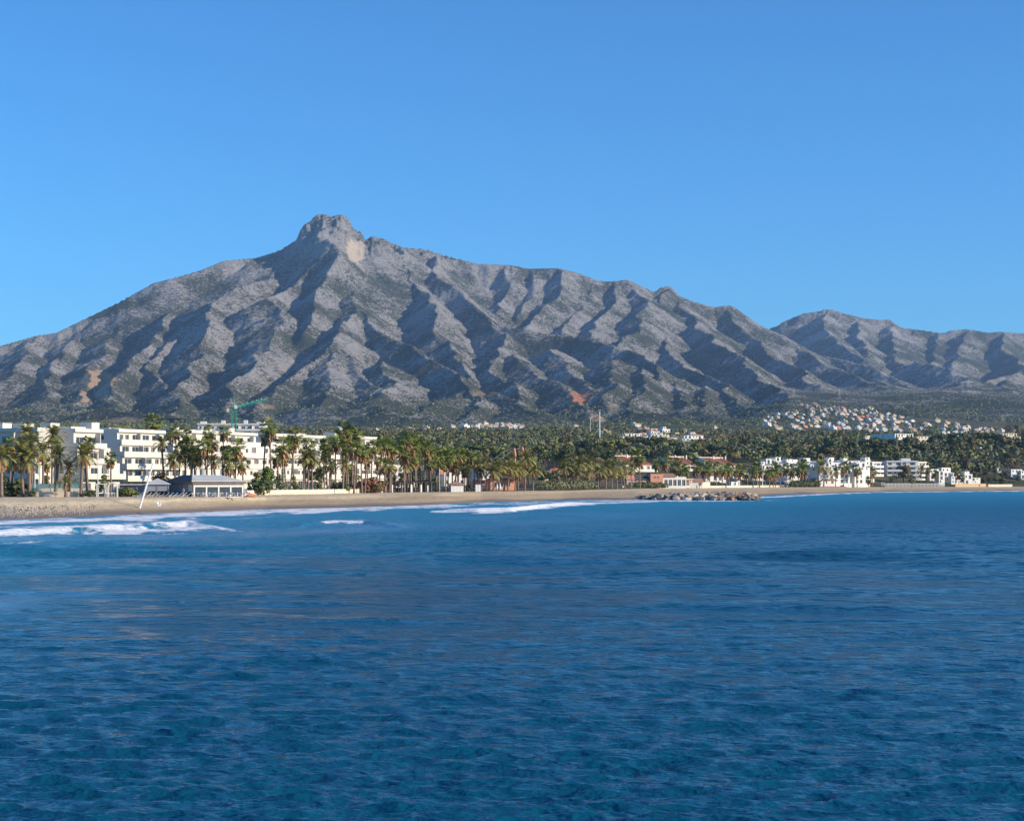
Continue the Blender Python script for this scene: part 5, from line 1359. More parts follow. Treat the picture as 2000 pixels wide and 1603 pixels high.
# ---------------------------------------------------------------- beach furniture
def lounger():
    o = thing('sun_lounger', '', 'sun lounger', (0, 0, 0), 0, 'white sun loungers before the blinds')
    MB().box(0, 1.25, -.32, .32, .30, .36).build('seat', M['metalw'], o)
    b = MB(); b.add([(0, -.32, .33), (0, .32, .33), (-.62, .32, .88), (-.62, -.32, .88), (.04, -.32, .28), (.04, .32, .28), (-.60, .32, .82), (-.60, -.32, .82)], [(0, 1, 2, 3), (7, 6, 5, 4), (0, 4, 5, 1), (2, 6, 7, 3), (1, 5, 6, 2), (3, 7, 4, 0)]); b.build('backrest', M['metalw'], o)
    for x in (.1, 1.15):
        for y in (-.28, .28): MB().tube((x, y, 0), (x, y, .30), .03, n=5).build('leg', M['metalw'], o)
    return o
lo = lounger(); r = random.Random(3)
ordn = ['first', 'second', 'third', 'fourth', 'fifth', 'sixth', 'seventh', 'eighth', 'ninth', 'tenth', 'eleventh', 'twelfth', 'thirteenth', 'fourteenth', 'fifteenth', 'sixteenth', 'seventeenth', 'eighteenth', 'nineteenth', 'twentieth']
for i in range(12):
    o = lo if i == 0 else copy_tree(lo); px = 272 + i * 8.6; Y = 299 + .6 * r.random()
    g = P(px, Y); g.z = 2.17; o.location = g; o.rotation_euler.z = R(200 + r.uniform(-25, 25)); o['label'] = 'white reclining lounger, %s from the leaning pole along the blinds' % ordn[i]
def tset():
    o = thing('terrace_table', '', 'table', (0, 0, 0), 0, 'terrace tables of the restaurant')
    MB().box(-.42, .42, -.42, .42, .70, .74).build('table_top', M['metalw'], o); MB().tube((0, 0, .03), (0, 0, .70), .04, n=6).build('column', M['metalw'], o); MB().box(-.25, .25, -.25, .25, 0, .03).build('foot', M['metalw'], o); return o
def tchair(mat='metalw'):
    o = thing('terrace_chair', '', 'chair', (0, 0, 0), 0, 'terrace chairs of the restaurant')
    MB().box(-.23, .23, -.23, .23, .43, .47).build('seat', M[mat], o); MB().box(-.23, .23, .20, .24, .48, .9).build('backrest', M[mat], o)
    for x in (-.2, .2):
        for y in (-.2, .2): MB().tube((x, y, 0), (x, y, .43), .025, n=5).build('leg', M[mat], o)
    return o
t0 = tset(); c0 = tchair()
for i in range(8):
    o = t0 if i == 0 else copy_tree(t0); px = 386 + i * 11.2; Y = 299.5 + (i % 2) * .8; g = P(px, Y); g.z = 2.17; o.location = g; o.rotation_euler.z = r.uniform(0, 1.5)
    o['label'] = 'square white terrace table before the glass front, %s from the white corner post' % ordn[i]
    for k in range(2):
        c = c0 if (i, k) == (0, 0) else copy_tree(c0); a = math.pi * k + .4 * (i % 3); c.location = g + Vector((math.cos(a) * .75, math.sin(a) * .55, 0)); c.rotation_euler.z = a - math.pi / 2
        c['label'] = 'white terrace chair at the %s side of the %s terrace table' % ('near' if k else 'far', ordn[i])
for i, px in enumerate((481, 487, 493)):
    c = copy_tree(c0); g = P(px, 312); g.z = 2.2; c.location = g; c.rotation_euler.z = .5 * i; c['label'] = 'white chair beyond the restaurant corner, %s from the lamp' % ordn[i]
for i, px in enumerate((478, 484, 491, 1218, 1232)):
    g = P(px, 312 if px < 500 else 640); h_ = MB(); h_.path([(-.9, 0, .18), (-.3, 0, .28), (.4, 0, .26), (.95, 0, .16)], [.12, .3, .32, .08], 8); o = h_.build('kayak', M['orange' if i % 2 == 0 else 'metalw'], None, True); o.location = g; o.rotation_euler.z = .3 * i
    tag(o, ['orange paddle board bag by the restaurant corner lamp', 'white paddle board bag between two orange ones', 'orange paddle board bag before the cream wall', 'white dinghy drawn up near the rock groin', 'orange dinghy drawn up near the rock groin'][i], 'boat' if i > 2 else 'bag')

# pebbles and drift bits on the wet sand
rg_ = np.random.RandomState(12); m = MB()
for i in range(1100):
    px = rg_.uniform(-20, 190) if i < 800 else rg_.uniform(-20, 1250); bt_ = rg_.uniform(.02, .22) if i < 800 else rg_.normal(.34, .03)
    yw_, yb_ = float(Yw(px)), float(Yb(px)) + .6; Y = yw_ + (yb_ - yw_) * bt_; X = (px - PX0) / F * Y; z = float(np.interp(bt_, [-0.12, 0, .12, .3, .5, 1.0], [-.8, 0.02, .42, .85, 1.0, 1.0])) * 2.2; s_ = rg_.uniform(.05, .15) if i < 800 else rg_.uniform(.04, .11)
    m.add([(X - s_, Y, z - .1), (X, Y - s_, z - .1), (X + s_, Y, z - .1), (X, Y + s_, z - .1), (X, Y, z + s_ * .8 + .05)], [(0, 1, 4), (1, 2, 4), (2, 3, 4), (3, 0, 4)], int(rg_.randint(0, 2)))
o = m.build('beach_pebbles', [simple('dark_pebble', (.09, .08, .07), .8), simple('pale_pebble', (.45, .42, .37), .8)]); kind(o, 'stuff'); o['label'] = 'pebbles and drift bits scattered on the damp sand'
# ---------------------------------------------------------------- rock groin
def rock_mesh(seed, mat):
    r = random.Random(seed); bm = bpy.data.meshes.new('boulder'); m = MB()
    import bmesh
    b = bmesh.new(); bmesh.ops.create_icosphere(b, subdivisions=2, radius=1.0)
    pl = [(Vector((r.gauss(0, 1), r.gauss(0, 1), r.gauss(0, 1))).normalized(), r.uniform(.45, .8)) for _ in range(11)]
    for v_ in b.verts:
        c = v_.co.copy()
        for n, d in pl:
            k = c.dot(n)
            if k > d: c -= n * (k - d)
        v_.co = c * 1.3 + Vector((r.uniform(-.03, .03),) * 3)
    b.to_mesh(bm); b.free(); bm.materials.append(mat); return bm
M['rk'] = simple('pale_grey_rock', (0.36, 0.305, 0.235), .9, .35, 1.2, bump=.6)
M['rkd'] = simple('dark_wet_rock', (0.11, 0.10, 0.09), .7, .35, 1.2, bump=.6)
M['rko'] = simple('rust_stained_rock', (0.36, 0.215, 0.11), .9, .35, 1.2, bump=.6)
M['rkw'] = simple('white_limestone', (0.52, 0.46, 0.37), .9, .2, 1.2, bump=.6)
RK = {k: [rock_mesh(s + 10 * j, M[k]) for s in range(4)] for j, k in enumerate(('rk', 'rkd', 'rko', 'rkw'))}
RL = {'rk': 'grey boulder heaped in the rock groin', 'rkd': 'dark wet boulder low in the rock groin', 'rko': 'rust stained boulder near the seaward tip of the groin', 'rkw': 'bleached white boulder on the landward part of the groin'}
r = random.Random(8)
for i in range(210):
    u_ = r.random(); px = 1245 + 238 * u_
    row = r.random()
    yn = 16500 / (np.interp(px, [1245, 1300, 1480], [975.5, 976.5, 977.0]) - 940); Y = yn + 2 + row * (26 if px > 1290 else 12)
    hgt_ = .2 + 1.2 * math.sin(min(1, row * 1.5 + .05) * 1.57) * np.interp(px, [1245, 1300, 1400, 1460, 1483], [.35, .8, 1.0, .95, .3])
    k = 'rkd' if row < .15 and r.random() < .5 else ('rko' if px > 1400 and r.random() < .8 else ('rkw' if r.random() < .38 and px < 1400 else 'rk'))
    if px > 1395 and px < 1425 and r.random() < .5: k = 'rkd'
    o = bpy.data.objects.new('boulder', r.choice(RK[k])); C.objects.link(o); s_ = r.uniform(.55, 1.15)
    o.location = ((px - PX0) / F * Y, Y, hgt_ * r.uniform(.55, 1.0)); o.scale = (s_ * r.uniform(.9, 1.35), s_ * r.uniform(.8, 1.3), s_ * r.uniform(.6, .9)); o.rotation_euler = (r.uniform(-.3, .3), r.uniform(-.3, .3), r.uniform(0, 6))
    zn_ = ('at the landward end' if px < 1300 else 'below the coral house' if px < 1345 else 'below the two walkers' if px < 1375 else 'in the thick middle' if px < 1410 else 'towards the tip' if px < 1450 else 'at the seaward tip')
    rw_ = 'at the water line' if row < .2 else 'on the front face' if row < .5 else 'on the crest' if row < .85 else 'on the back'
    tag(o, '%s boulder %s of the rock groin, %s' % ({'rk': 'grey', 'rkd': 'dark wet', 'rko': 'rust stained', 'rkw': 'bleached white'}[k], rw_, zn_), 'boulder', '%s boulders %s %s' % (k.replace('rkd', 'dark').replace('rko', 'rusty').replace('rkw', 'white').replace('rk', 'grey'), rw_, zn_))
# rubble core under the boulders
m = MB(); r2 = random.Random(4)
for i in range(420):
    px = 1250 + 232 * r2.random(); row = r2.random(); yn = 16500 / (np.interp(px, [1245, 1300, 1480], [975.5, 976.5, 977.0]) - 940); Y = yn + 2 + row * (26 if px > 1290 else 12); s_ = r2.uniform(.5, .95)
    X = (px - PX0) / F * Y; z = -.05 + .8 * math.sin(min(1, row * 1.5) * 1.57) * np.interp(px, [1245, 1300, 1460, 1483], [.4, .9, .9, .2])
    a = r2.uniform(0, 3); c_, s2 = math.cos(a) * s_, math.sin(a) * s_
    m.add([(X - c_, Y - s2, z - s_), (X + s2, Y - c_, z - s_), (X + c_, Y + s2, z - s_), (X - s2, Y + c_, z - s_), (X - c_ * .6, Y - s2 * .6, z + s_ * .5), (X + s2 * .6, Y - c_ * .6, z + s_ * .5), (X + c_ * .6, Y + s2 * .6, z + s_ * .6), (X - s2 * .6, Y + c_ * .6, z + s_ * .5)],
          [(0, 1, 5, 4), (1, 2, 6, 5), (2, 3, 7, 6), (3, 0, 4, 7), (4, 5, 6, 7)])
o = m.build('groin_rubble', M['rk']); kind(o, 'stuff'); o['label'] = 'small grey rubble packed between the groin boulders'
# ================================================================ PALMS
FAN = [fan_palm_meshes(s, 10.0, True) for s in range(4)]
DATE = [date_palm_meshes(s, 8.0, 44, 3.3) for s in range(4)]
# near date palms carry every frond as its own part
FR = []
for e_ in (1.35, .95, .5, .0): 
    m = MB(); frond_mb(m, (0, 0, 0), 0.0, e_, 3.3, random.Random(2), 11); FR.append((e_, m.mesh('frond', M['date'])))
FRD = MB(); frond_mb(FRD, (0, 0, 0), 0.0, -.8, 2.2, random.Random(3), 7); FRD = FRD.mesh('frond', M['dry'])
def date_parts(o, h, s, r):
    t_ = MB(); t_.path([(0, 0, h * k / 5) for k in range(6)], [.38, .32, .30, .29, .30, .38], 8); t_.tube((0, 0, h - .1), (0, 0, h + .5), .42, .16, 8); t_.build('trunk', M['trunk'], o, True)
    for k in range(44):
        e_, me = FR[min(3, k * 4 // 44)]
        put('frond', me, o, (0, 0, h + .3), (r.uniform(-.1, .1), r.uniform(-.18, .18), k * 2.39996)).scale = (s * r.uniform(.85, 1.1),) * 3
    for k in range(9): put('frond', FRD, o, (0, 0, h + .1), (0, r.uniform(-.15, .15), k * .7 + r.uniform(-.2, .2)), label='dry brown frond').scale = (s * r.uniform(.9, 1.3),) * 3
# px, crown row, distance, kind (f fan, d date, D date with fronds as parts), size
PALMS = [
 (3,896,301,'D',1.15),(17,868,330,'f',1.1),(54,851,352,'d',1.1),(63,869,340,'d',1.15),(101,853,345,'d',1.05),(115,869,338,'f',1),(44,890,304,'D',1.25),(58,902,303,'D',1.05),(84,886,316,'d',1),(108,893,308,'D',.9),
 (133,918,306,'D',.7),(168,865,322,'f',1),(158,891,305,'D',1.05),(172,893,307,'D',.8),(216,894,332,'f',.95),(129,946,303,'D',.55),(95,905,320,'f',.8),(23,905,318,'d',.9),
 (304,825,425,'f',1.7),(330,845,405,'f',1.1),(345,842,410,'f',1.1),(360,848,408,'f',1.1),(322,868,352,'d',.8),(348,878,350,'f',1.25),(362,868,352,'f',1.25),(373,869,350,'f',1.2),(383,886,348,'f',1.2),(345,902,342,'d',.9),(372,902,345,'d',.9),
 (404,843,400,'f',1.15),(434,842,385,'f',1.15),(402,873,345,'f',1.25),(415,862,350,'f',1.15),(394,889,352,'f',1.1),(458,871,340,'f',1.35),(446,883,345,'f',1.1),(450,905,338,'f',1.2),(474,905,340,'f',1.1),(423,903,345,'d',.8),(436,880,362,'f',1),
 (513,848,382,'f',1.3),(531,834,366,'f',1.45),(553,869,368,'f',1.5),(567,850,380,'f',1.3),(575,863,380,'f',1.2),(595,866,392,'f',1.25),(540,892,372,'f',1.2),(558,890,378,'f',1.1),
 (593,896,383,'d',1.05),(601,902,384,'d',.95),(610,901,384,'d',1.05),(634,883,392,'f',1.3),(648,866,398,'f',1.35),(656,863,402,'f',1.3),(643,905,395,'f',1.1),(640,868,400,'f',1.2),
 (677,840,405,'f',1.6),(688,846,408,'f',1.5),(696,852,410,'f',1.4),(681,872,398,'f',1.4),(691,876,388,'f',1.35),(670,861,410,'f',1.3),(707,880,400,'f',1.35),(713,884,402,'f',1.2),(670,909,395,'d',.9),
 (725,873,412,'f',1.35),(740,866,420,'f',1.3),(754,868,425,'f',1.5),(764,875,428,'f',1.4),(752,911,420,'d',1.05),(761,912,424,'d',.9),(720,900,415,'f',.9),(735,900,418,'f',.9),
 (795,858,438,'f',1.8),(803,868,440,'f',1.6),(790,885,432,'f',1.6),(814,868,446,'f',1.5),(828,873,452,'f',1.5),(824,864,456,'f',1.4),(839,882,456,'f',1.5),(851,890,460,'f',1.5),(811,895,440,'f',1.4),(875,890,470,'f',1.7),(859,910,455,'f',1.2),(790,912,436,'d',.9),(800,905,438,'d',.9),
 (884,886,474,'f',1.5),(895,888,478,'f',1.5),(905,890,480,'f',1.5),(915,890,480,'f',1.5),(926,893,486,'f',1.4),(870,902,462,'f',1.3),(895,910,470,'f',1.2),(908,915,474,'f',1.2),(842,905,450,'f',1.2),
 (933,910,470,'d',1.05),(964,924,468,'d',1.15),(975,914,476,'d',1.25),(992,916,480,'d',1.2),(977,918,486,'d',1.1),(1006,918,484,'d',1.2),(1025,899,488,'d',1.3),(1041,920,490,'d',1.25),(1012,925,500,'d',1.1),(950,905,500,'d',1.0),(940,925,470,'d',.9),(1000,905,520,'d',1.2),
 (1108,913,548,'d',1.3),(1131,908,556,'d',1.4),(1152,906,566,'d',1.45),(1126,925,550,'d',1.1),(1183,916,588,'d',1.6),(1205,913,600,'d',1.5),(1220,914,612,'d',1.35),(1233,916,622,'d',1.2),(1168,922,575,'d',1.2),(1195,926,592,'d',1.1),(1145,928,560,'d',1.0),(1215,928,606,'d',1.1),
 (1250,890,640,'f',2.0),(1298,899,690,'f',1.7),(1282,905,700,'f',1.4),(1317,911,700,'f',1.7),(1333,922,700,'f',1.7),(1339,915,712,'f',1.4),(1326,903,730,'f',1.5),(1364,911,722,'f',1.8),(1375,914,728,'f',1.7),(1386,912,735,'f',1.7),(1399,914,745,'f',1.7),(1411,915,752,'f',1.6),(1424,914,762,'f',1.6),(1418,921,755,'f',1.4),
 (1436,918,772,'f',1.4),(1447,917,780,'f',1.6),(1471,919,795,'f',1.6),(1460,925,790,'f',1.3),(1484,914,805,'f',2.1),(1503,921,818,'f',1.7),(1515,914,825,'f',1.8),(1524,917,830,'f',1.7),(1535,913,836,'f',1.6),(1548,920,842,'f',1.4),(1562,913,850,'f',2.0),(1572,917,852,'f',1.9),(1568,905,870,'f',1.7),(1494,925,815,'f',1.4),(1510,928,822,'f',1.3),
 (1608,913,858,'d',1.9),(1632,922,868,'d',1.3),(1648,911,880,'f',1.8),(1655,908,900,'f',1.6),(1674,915,890,'f',1.7),(1699,918,915,'f',1.6),(1704,923,918,'f',1.4),(1697,936,905,'f',1.2),
 (1799,916,985,'d',1.1),(1826,924,985,'f',1.3),(1866,918,990,'f',1.4),(1873,926,992,'f',1.3),(1878,932,992,'f',1.2),(1811,918,1000,'f',1.2),
]
zones = [(60,'beside the first shaded balconies'),(120,'before the teal glass fence'),(185,'by the bright clipped hedge'),(260,'near the gate arch'),(335,'above the gazebo'),(395,'above the dark roof slope'),(430,'behind the restaurant ridge'),(485,'at the restaurant end'),(545,'over the rounded tree'),(600,'before the middle white block'),(660,'along the lawn'),(700,'in the tallest clump by the lawn'),(745,'by the flowering shrubs'),(780,'at the end of the white blocks'),(820,'over the black pergola'),(865,'over the creeper pergola'),(900,'over the thatched kiosk'),(945,'around the red hoarding'),(985,'by the folded parasols'),(1050,'beside the bungee masts'),(1140,'behind the big scrubby hedge'),(1175,'past the big scrubby hedge'),(1240,'before the coral house'),(1310,'over the coral house'),(1345,'by the arched pavilion'),(1392,'over the cream wall'),(1432,'near the white cabin'),(1480,'beyond the white cabins'),(1530,'before the first white cottages'),(1580,'before the broad white house'),(1640,'by the boardwalk'),(1720,'before the banded flats'),(1830,'by the cream flats'),(2000,'above the ochre wall')]
r = random.Random(77); cnt = {}; PALMS.sort()
for i, (px, pyc, Y, kd, s) in enumerate(PALMS):
    g = P(px, Y); zc = zat(pyc, Y); zn = next(z for lim, z in zones if px <= lim)
    nm = 'fan palm' if kd == 'f' else 'date palm'; cnt[(nm, zn)] = cnt.get((nm, zn), 0) + 1; k = cnt[(nm, zn)]
    size = 'tall slender' if zc - g.z > 11 else ('low' if zc - g.z < 6 else 'medium')
    lab = '%s %s %s, %s from the left' % (size, nm, zn, ordn[k - 1])
    if kd == 'f':
        tr_, cr_, sk_ = FAN[r.randrange(4)]; h0 = 10.0; s = s * (.98 if Y < 600 else 1.12)
    else: tr_, cr_, sk_ = DATE[r.randrange(4)]; h0 = 8.0; s = s * .95
    o = thing('fan_palm' if kd == 'f' else 'date_palm', lab, 'palm tree', g, r.uniform(0, 6.28), 'palm trees along the beach')
    o.rotation_euler.x = r.gauss(0, .035); o.rotation_euler.y = r.gauss(0, .035)
    hh = max(2.0, zc - g.z)
    if kd == 'D': date_parts(o, hh, s, r); continue
    t_ = put('trunk', tr_, o); t_.scale = (.62 + .12 * s, .62 + .12 * s, hh / h0)
    lean = None
    for me, n_ in ((cr_, 'crown'), (sk_, 'skirt')):
        if me is None: continue
        c = put(n_, me, o); c.scale = (s, s, s); c.location = (0, 0, hh - h0 * s)
        if n_ == 'crown': c.rotation_euler = (r.uniform(-.02, .02), r.uniform(-.02, .02), 0)

# ================================================================ TREES
def tree_var(kd, mat, seeds):
    out = []
    for s in seeds:
        tr_, cr_ = tree_meshes(kd, s); out.append((tr_, cr_.mesh('crown', M[mat])))
    return out
TV = {('round', 'leaf2'): tree_var('round', 'leaf2', (1, 2, 3)), ('round', 'leaf3'): tree_var('round', 'leaf3', (4, 5)), ('round', 'leaf5'): tree_var('round', 'leaf5', (6,)),
      ('round', 'leaf4'): tree_var('round', 'leaf4', (7, 8)), ('pine', 'leaf1'): tree_var('pine', 'leaf1', (9, 10)), ('round', 'leaf1'): tree_var('round', 'leaf1', (21, 22)), ('pine', 'leaf2'): tree_var('pine', 'leaf2', (11,)),
      ('tall', 'leaf2'): tree_var('tall', 'leaf2', (12, 13)), ('tall', 'leaf3'): tree_var('tall', 'leaf3', (14,)), ('tall', 'leaf4'): tree_var('tall', 'leaf4', (15,)), ('tall', 'leaf1'): tree_var('tall', 'leaf1', (18,)),
      ('cypress', 'leaf6'): tree_var('cypress', 'leaf6', (16, 17)), ('bush', 'leaf2'): tree_var('bush', 'leaf2', (19,)), ('bush', 'leaf5'): tree_var('bush', 'leaf5', (29,)), ('bush', 'leaf1'): tree_var('bush', 'leaf1', (20,)), ('bush', 'pinkfl'): tree_var('bush', 'pinkfl', (23,)), ('bush', 'leaf4'): tree_var('bush', 'leaf4', (24,)), ('bush', 'leaf3'): tree_var('bush', 'leaf3', (25,))}
def tree(px, Y, pytop, kd, mat, label, wide=1.0, group=None, name=None, h=None):
    g = P(px, Y); h = h or max(1.5, zat(pytop, Y) - g.z)
    base_h = {'round': 9.6, 'pine': 9.2, 'tall': 11.2, 'cypress': 10.2, 'bush': 2.8}[kd]
    o = thing(name or {'round': 'broadleaf_tree', 'pine': 'umbrella_pine', 'tall': 'slender_tree', 'cypress': 'cypress_tree', 'bush': 'bush'}[kd], label, 'bush' if kd == 'bush' else 'tree', g, RN.uniform(0, 6.28), group)
    tr_, cr_ = RN.choice(TV[(kd, mat)]); sz = h / base_h
    for me, n_ in ((tr_, 'trunk'), (cr_, 'crown')): put(n_, me, o).scale = (sz * wide, sz * wide, sz)
    return o
tree(525, 350, 905, 'round', 'leaf5', 'large yellow green tree beside the restaurant terrace', 1.1)
tree(502, 345, 918, 'round', 'leaf2', 'rounded dark green tree just past the restaurant corner', 1.0)
tree(548, 362, 918, 'round', 'leaf3', 'grey green tree with low crown before the middle white block', 1.0)
tree(515, 342, 930, 'bush', 'leaf1', 'dark bush under the large yellow green tree', 1.2)
tree(575, 375, 928, 'round', 'leaf2', 'small round tree at the near corner of the lawn', .9)
tree(312, 345, 922, 'round', 'leaf4', 'broad olive brown tree behind the gazebo roof', 1.6)
tree(250, 306, 948, 'bush', 'leaf2', 'green bush left of the leaning pole', 1.3); tree(262, 306, 953, 'bush', 'leaf5', 'small light bush at the foot of the leaning pole', 1.2)
tree(178, 304, 955, 'bush', 'leaf1', 'dark bush at the end of the low cream wall', 1.3); tree(236, 306, 950, 'bush', 'leaf1', 'dark bush beside the gate arch', 1.2)
tree(62, 303, 956, 'bush', 'leaf1', 'dark bush at the near end of the low cream wall', 1.2); tree(30, 308, 938, 'bush', 'leaf1', 'dense black green shrub under the first palms', 2.0)
tree(8, 318, 925, 'round', 'leaf3', 'grey green tree behind the first palm trunks', 1.2); tree(90, 322, 925, 'round', 'leaf2', 'olive tree behind the teal glass fence', 1.0); tree(112, 324, 935, 'round', 'leaf3', 'low grey tree beside the clipped hedge', 1.1); tree(203, 325, 925, 'round', 'leaf2', 'dark olive tree behind the gate arch', 1.1)
tree(38, 320, 930, 'round', 'leaf5', 'bright low tree between date palm trunks', 1.0)
tree(662, 398, 938, 'bush', 'leaf1', 'dark bush on the lawn by the tall palm clump', 1.3); tree(622, 402, 930, 'round', 'leaf2', 'small tree in the middle of the lawn', 1.0); tree(650, 408, 932, 'round', 'leaf3', 'pale olive tree on the lawn', 1.0); tree(690, 420, 930, 'round', 'leaf2', 'green tree under the tallest palm clump', 1.0)
tree(716, 408, 932, 'bush', 'pinkfl', 'red flowering shrub by the lawn end', 1.0); tree(728, 412, 928, 'bush', 'leaf4', 'brown flowering shrub beside the red one', 1.1); tree(742, 418, 936, 'bush', 'pinkfl', 'reddish low shrub near the black pergola', 1.1); tree(735, 408, 946, 'bush', 'leaf4', 'small brown shrub low on the sand edge', 1.3)
tree(768, 440, 925, 'round', 'leaf1', 'dark round tree behind the black pergola', 1.0); tree(785, 445, 920, 'round', 'leaf2', 'tree behind the middle of the black pergola', 1.0); tree(850, 470, 925, 'round', 'leaf2', 'green tree behind the grove flag', 1.0); tree(915, 480, 945, 'bush', 'leaf1', 'dark bush beside the thatched kiosk', 1.1)
tree(1105, 590, 873, 'tall', 'leaf1', 'dark layered conifer rising above the villas', 1.3, name='conifer_tree')
for i, (px, Y, pt, kd, mt, lab) in enumerate([(1932, 1015, 930, 'round', 'leaf1', 'dark round tree low behind the pale yellow wall'), (1945, 1020, 926, 'round', 'leaf2', 'olive tree above the pale yellow wall'), (1958, 1018, 931, 'bush', 'leaf1', 'dark shrub above the pale yellow wall'), (1915, 1018, 930, 'bush', 'leaf1', 'black green shrub behind the person in black'), (1990, 1030, 925, 'round', 'leaf3', 'grey tree at the far edge behind the beach'), (1905, 1035, 920, 'round', 'leaf2', 'green tree between domed villa and blue shaded villa'), (1924, 1050, 918, 'round', 'leaf1', 'dark tree in front of the blue shaded villa'), (1943, 1060, 915, 'round', 'leaf2', 'olive tree beside the blue shaded villa'), (1880, 1040, 915, 'tall', 'leaf2', 'slender tree behind the domed looking villa'), (1962, 1045, 920, 'round', 'leaf4', 'brown tree before the far terrace house'), (1850, 1045, 905, 'round', 'leaf2', 'green tree behind the decked terrace house'), (1866, 1050, 908, 'round', 'leaf1', 'dark tree behind the veranda bungalow')]):
    tree(px, Y, pt, kd, mt, lab, 1.3)
tree(1765, 965, 905, 'round', 'leaf4', 'large orange brown autumn tree before the shaded flats', 1.25); tree(1742, 960, 928, 'round', 'leaf2', 'small green tree below the shaded flats', 1.0); tree(1780, 955, 925, 'round', 'leaf2', 'green lower tree joined to the autumn tree', 1.0)
tree(1838, 1060, 880, 'tall', 'leaf3', 'tall grey green tree behind the narrow tower house', 1.4); tree(1720, 1080, 872, 'round', 'leaf1', 'big dark round tree above the banded flats', 1.5); tree(1705, 1100, 876, 'round', 'leaf1', 'second dark round tree above the white cottages', 1.3); tree(1790, 1090, 880, 'pine', 'leaf2', 'wide umbrella crowned tree behind the roof cabin', 1.5)
for i in range(24): tree(1757 + i * 3.6, 1180 + (i % 3) * 4, 866 + (i % 4), 'cypress', 'leaf6', 'black green cypress in the tight row before the cream wall above the flats', 1.6, 'cypress row above the flats')
for i, (px, pt) in enumerate(((836,833),(841,832),(846,834),(852,833),(858,835),(905,830),(911,832))): tree(px, 1900, pt, 'cypress', 'leaf6', 'dark cypress, %s of those under the distant white complex' % ordn[i], 1.3, 'distant cypresses')
for i, (px, pt) in enumerate(((1451,848),(1463,850),(1446,852))): tree(px, 1250, pt, 'cypress', 'leaf6', 'dark cypress, %s beside the wooded rise behind the villas' % ordn[i], 1.3, 'cypresses behind the villas')

# wood behind the beach: individual trees, nearest first
spec = [('round', 'leaf2', 'olive green broadleaf tree'), ('round', 'leaf1', 'dark green broadleaf tree'), ('pine', 'leaf1', 'dark umbrella pine'), ('round', 'leaf3', 'grey green broadleaf tree'), ('tall', 'leaf2', 'tall slender green tree'), ('tall', 'leaf3', 'tall slender grey green tree'), ('round', 'leaf4', 'brown leaved tree'), ('pine', 'leaf2', 'light green umbrella pine')]
zn2 = [(560, 'in the wood behind the long white blocks'), (800, 'in the wood past the end of the white blocks'), (1000, 'in the wood behind the palm grove'), (1200, 'in the wood behind the bungee masts'), (1480, 'in the wood behind the orange roofed villas'), (1720, 'in the wood behind the white cottages'), (2100, 'in the wood behind the far beach')]
r = random.Random(19); placed = []; n = 0; tries = 0
while n < 280 and tries < 20000:
    tries += 1
    px = r.uniform(560, 2040) if r.random() < .9 else r.uniform(-20, 560)
    yb_ = float(Yb(px)); Y = yb_ + 30 + (r.random() ** 1.3) * max(220, 1180 - min(yb_, 1000) * .95)
    if px < 560: Y = max(Y, 520)
    g = P(px, Y)
    if any(math.hypot(g.x - a, g.y - b) < c + 3 for a, b, c in B_OCC): continue
    if 1190 < px < 1465 and Y < 930 or 1480 < px < 1735 and Y < 965 or px >= 1735 and Y < 1025: continue
    if any(abs(g.x - a) < 4.2 and abs(g.y - b) < 16 for a, b in placed): continue
    placed.append((g.x, g.y)); n += 1
    wts = (6, 4, 4, 4, 3, 2, 2, 2) if px < 1380 else ((3, 5, 2, 3, 5, 4, 4, 1) if px < 1700 else (3, 6, 5, 4, 2, 2, 1, 1))
    kd, mt, nm = r.choices(spec, wts)[0]; zn = next(z for lim, z in zn2 if px <= lim)
    h = r.uniform(8, 13) * (1.15 if Y > 900 else 1.0)
    if Y < yb_ + 90: h *= .72
    tree(px, Y, 0, kd, mt, nm + ' ' + zn, r.uniform(1.0, 1.35), nm + 's ' + zn, h=h)

# ================================================================ HILL TOWN
def far_house_mesh(seed, wall, roof):
    r = random.Random(seed); m = MB(); w_, d_, h_ = r.uniform(10, 17), r.uniform(8, 11), r.uniform(4.5, 7.5)
    m.box(0, w_, 0, d_, -5, h_, 0); w2 = w_ * r.uniform(.3, .55); x2 = r.uniform(0, w_ - w2)
    m.box(x2, x2 + w2, d_ * .3, d_ - .02, h_, h_ + 2.8, 0)
    m.box(w_ * .1, w_ * .7, -3.2, -.01, -5, h_ * .42, 0)
    if roof is not None:
        for (a, b, c, e, z) in ((-.4, w_ + .4, -.4, d_ + .4, h_), ):
            m.add([(a, c, z + .02), (b, c, z + .02), (b, e, z + .02), (a, e, z + .02), (a + 3, (c + e) / 2, z + 2.0), (b - 3, (c + e) / 2, z + 2.0)], [(0, 1, 5, 4), (1, 2, 5), (2, 3, 4, 5), (3, 0, 4)], 1)
    n = int(w_ / 2.8)
    for k in range(n):
        x = w_ * (k + .5) / n
        for z in ((.9, 3.4) if h_ > 5.2 else (.9,)): m.box(x - .7, x + .7, -.05, .1, z + h_ * .0, z + 1.5, 2)
    m.box(-.05, .1, d_ * .3, d_ * .3 + 1.2, 1.2, 2.6, 2); m.box(x2 + w2 * .3, x2 + w2 * .7, d_ * .3 - .05, d_ * .3 + .1, h_ + .7, h_ + 2.1, 2)
    return m.mesh('hillside_house', [M[wall], M[roof or 'tile'], M['glass']])
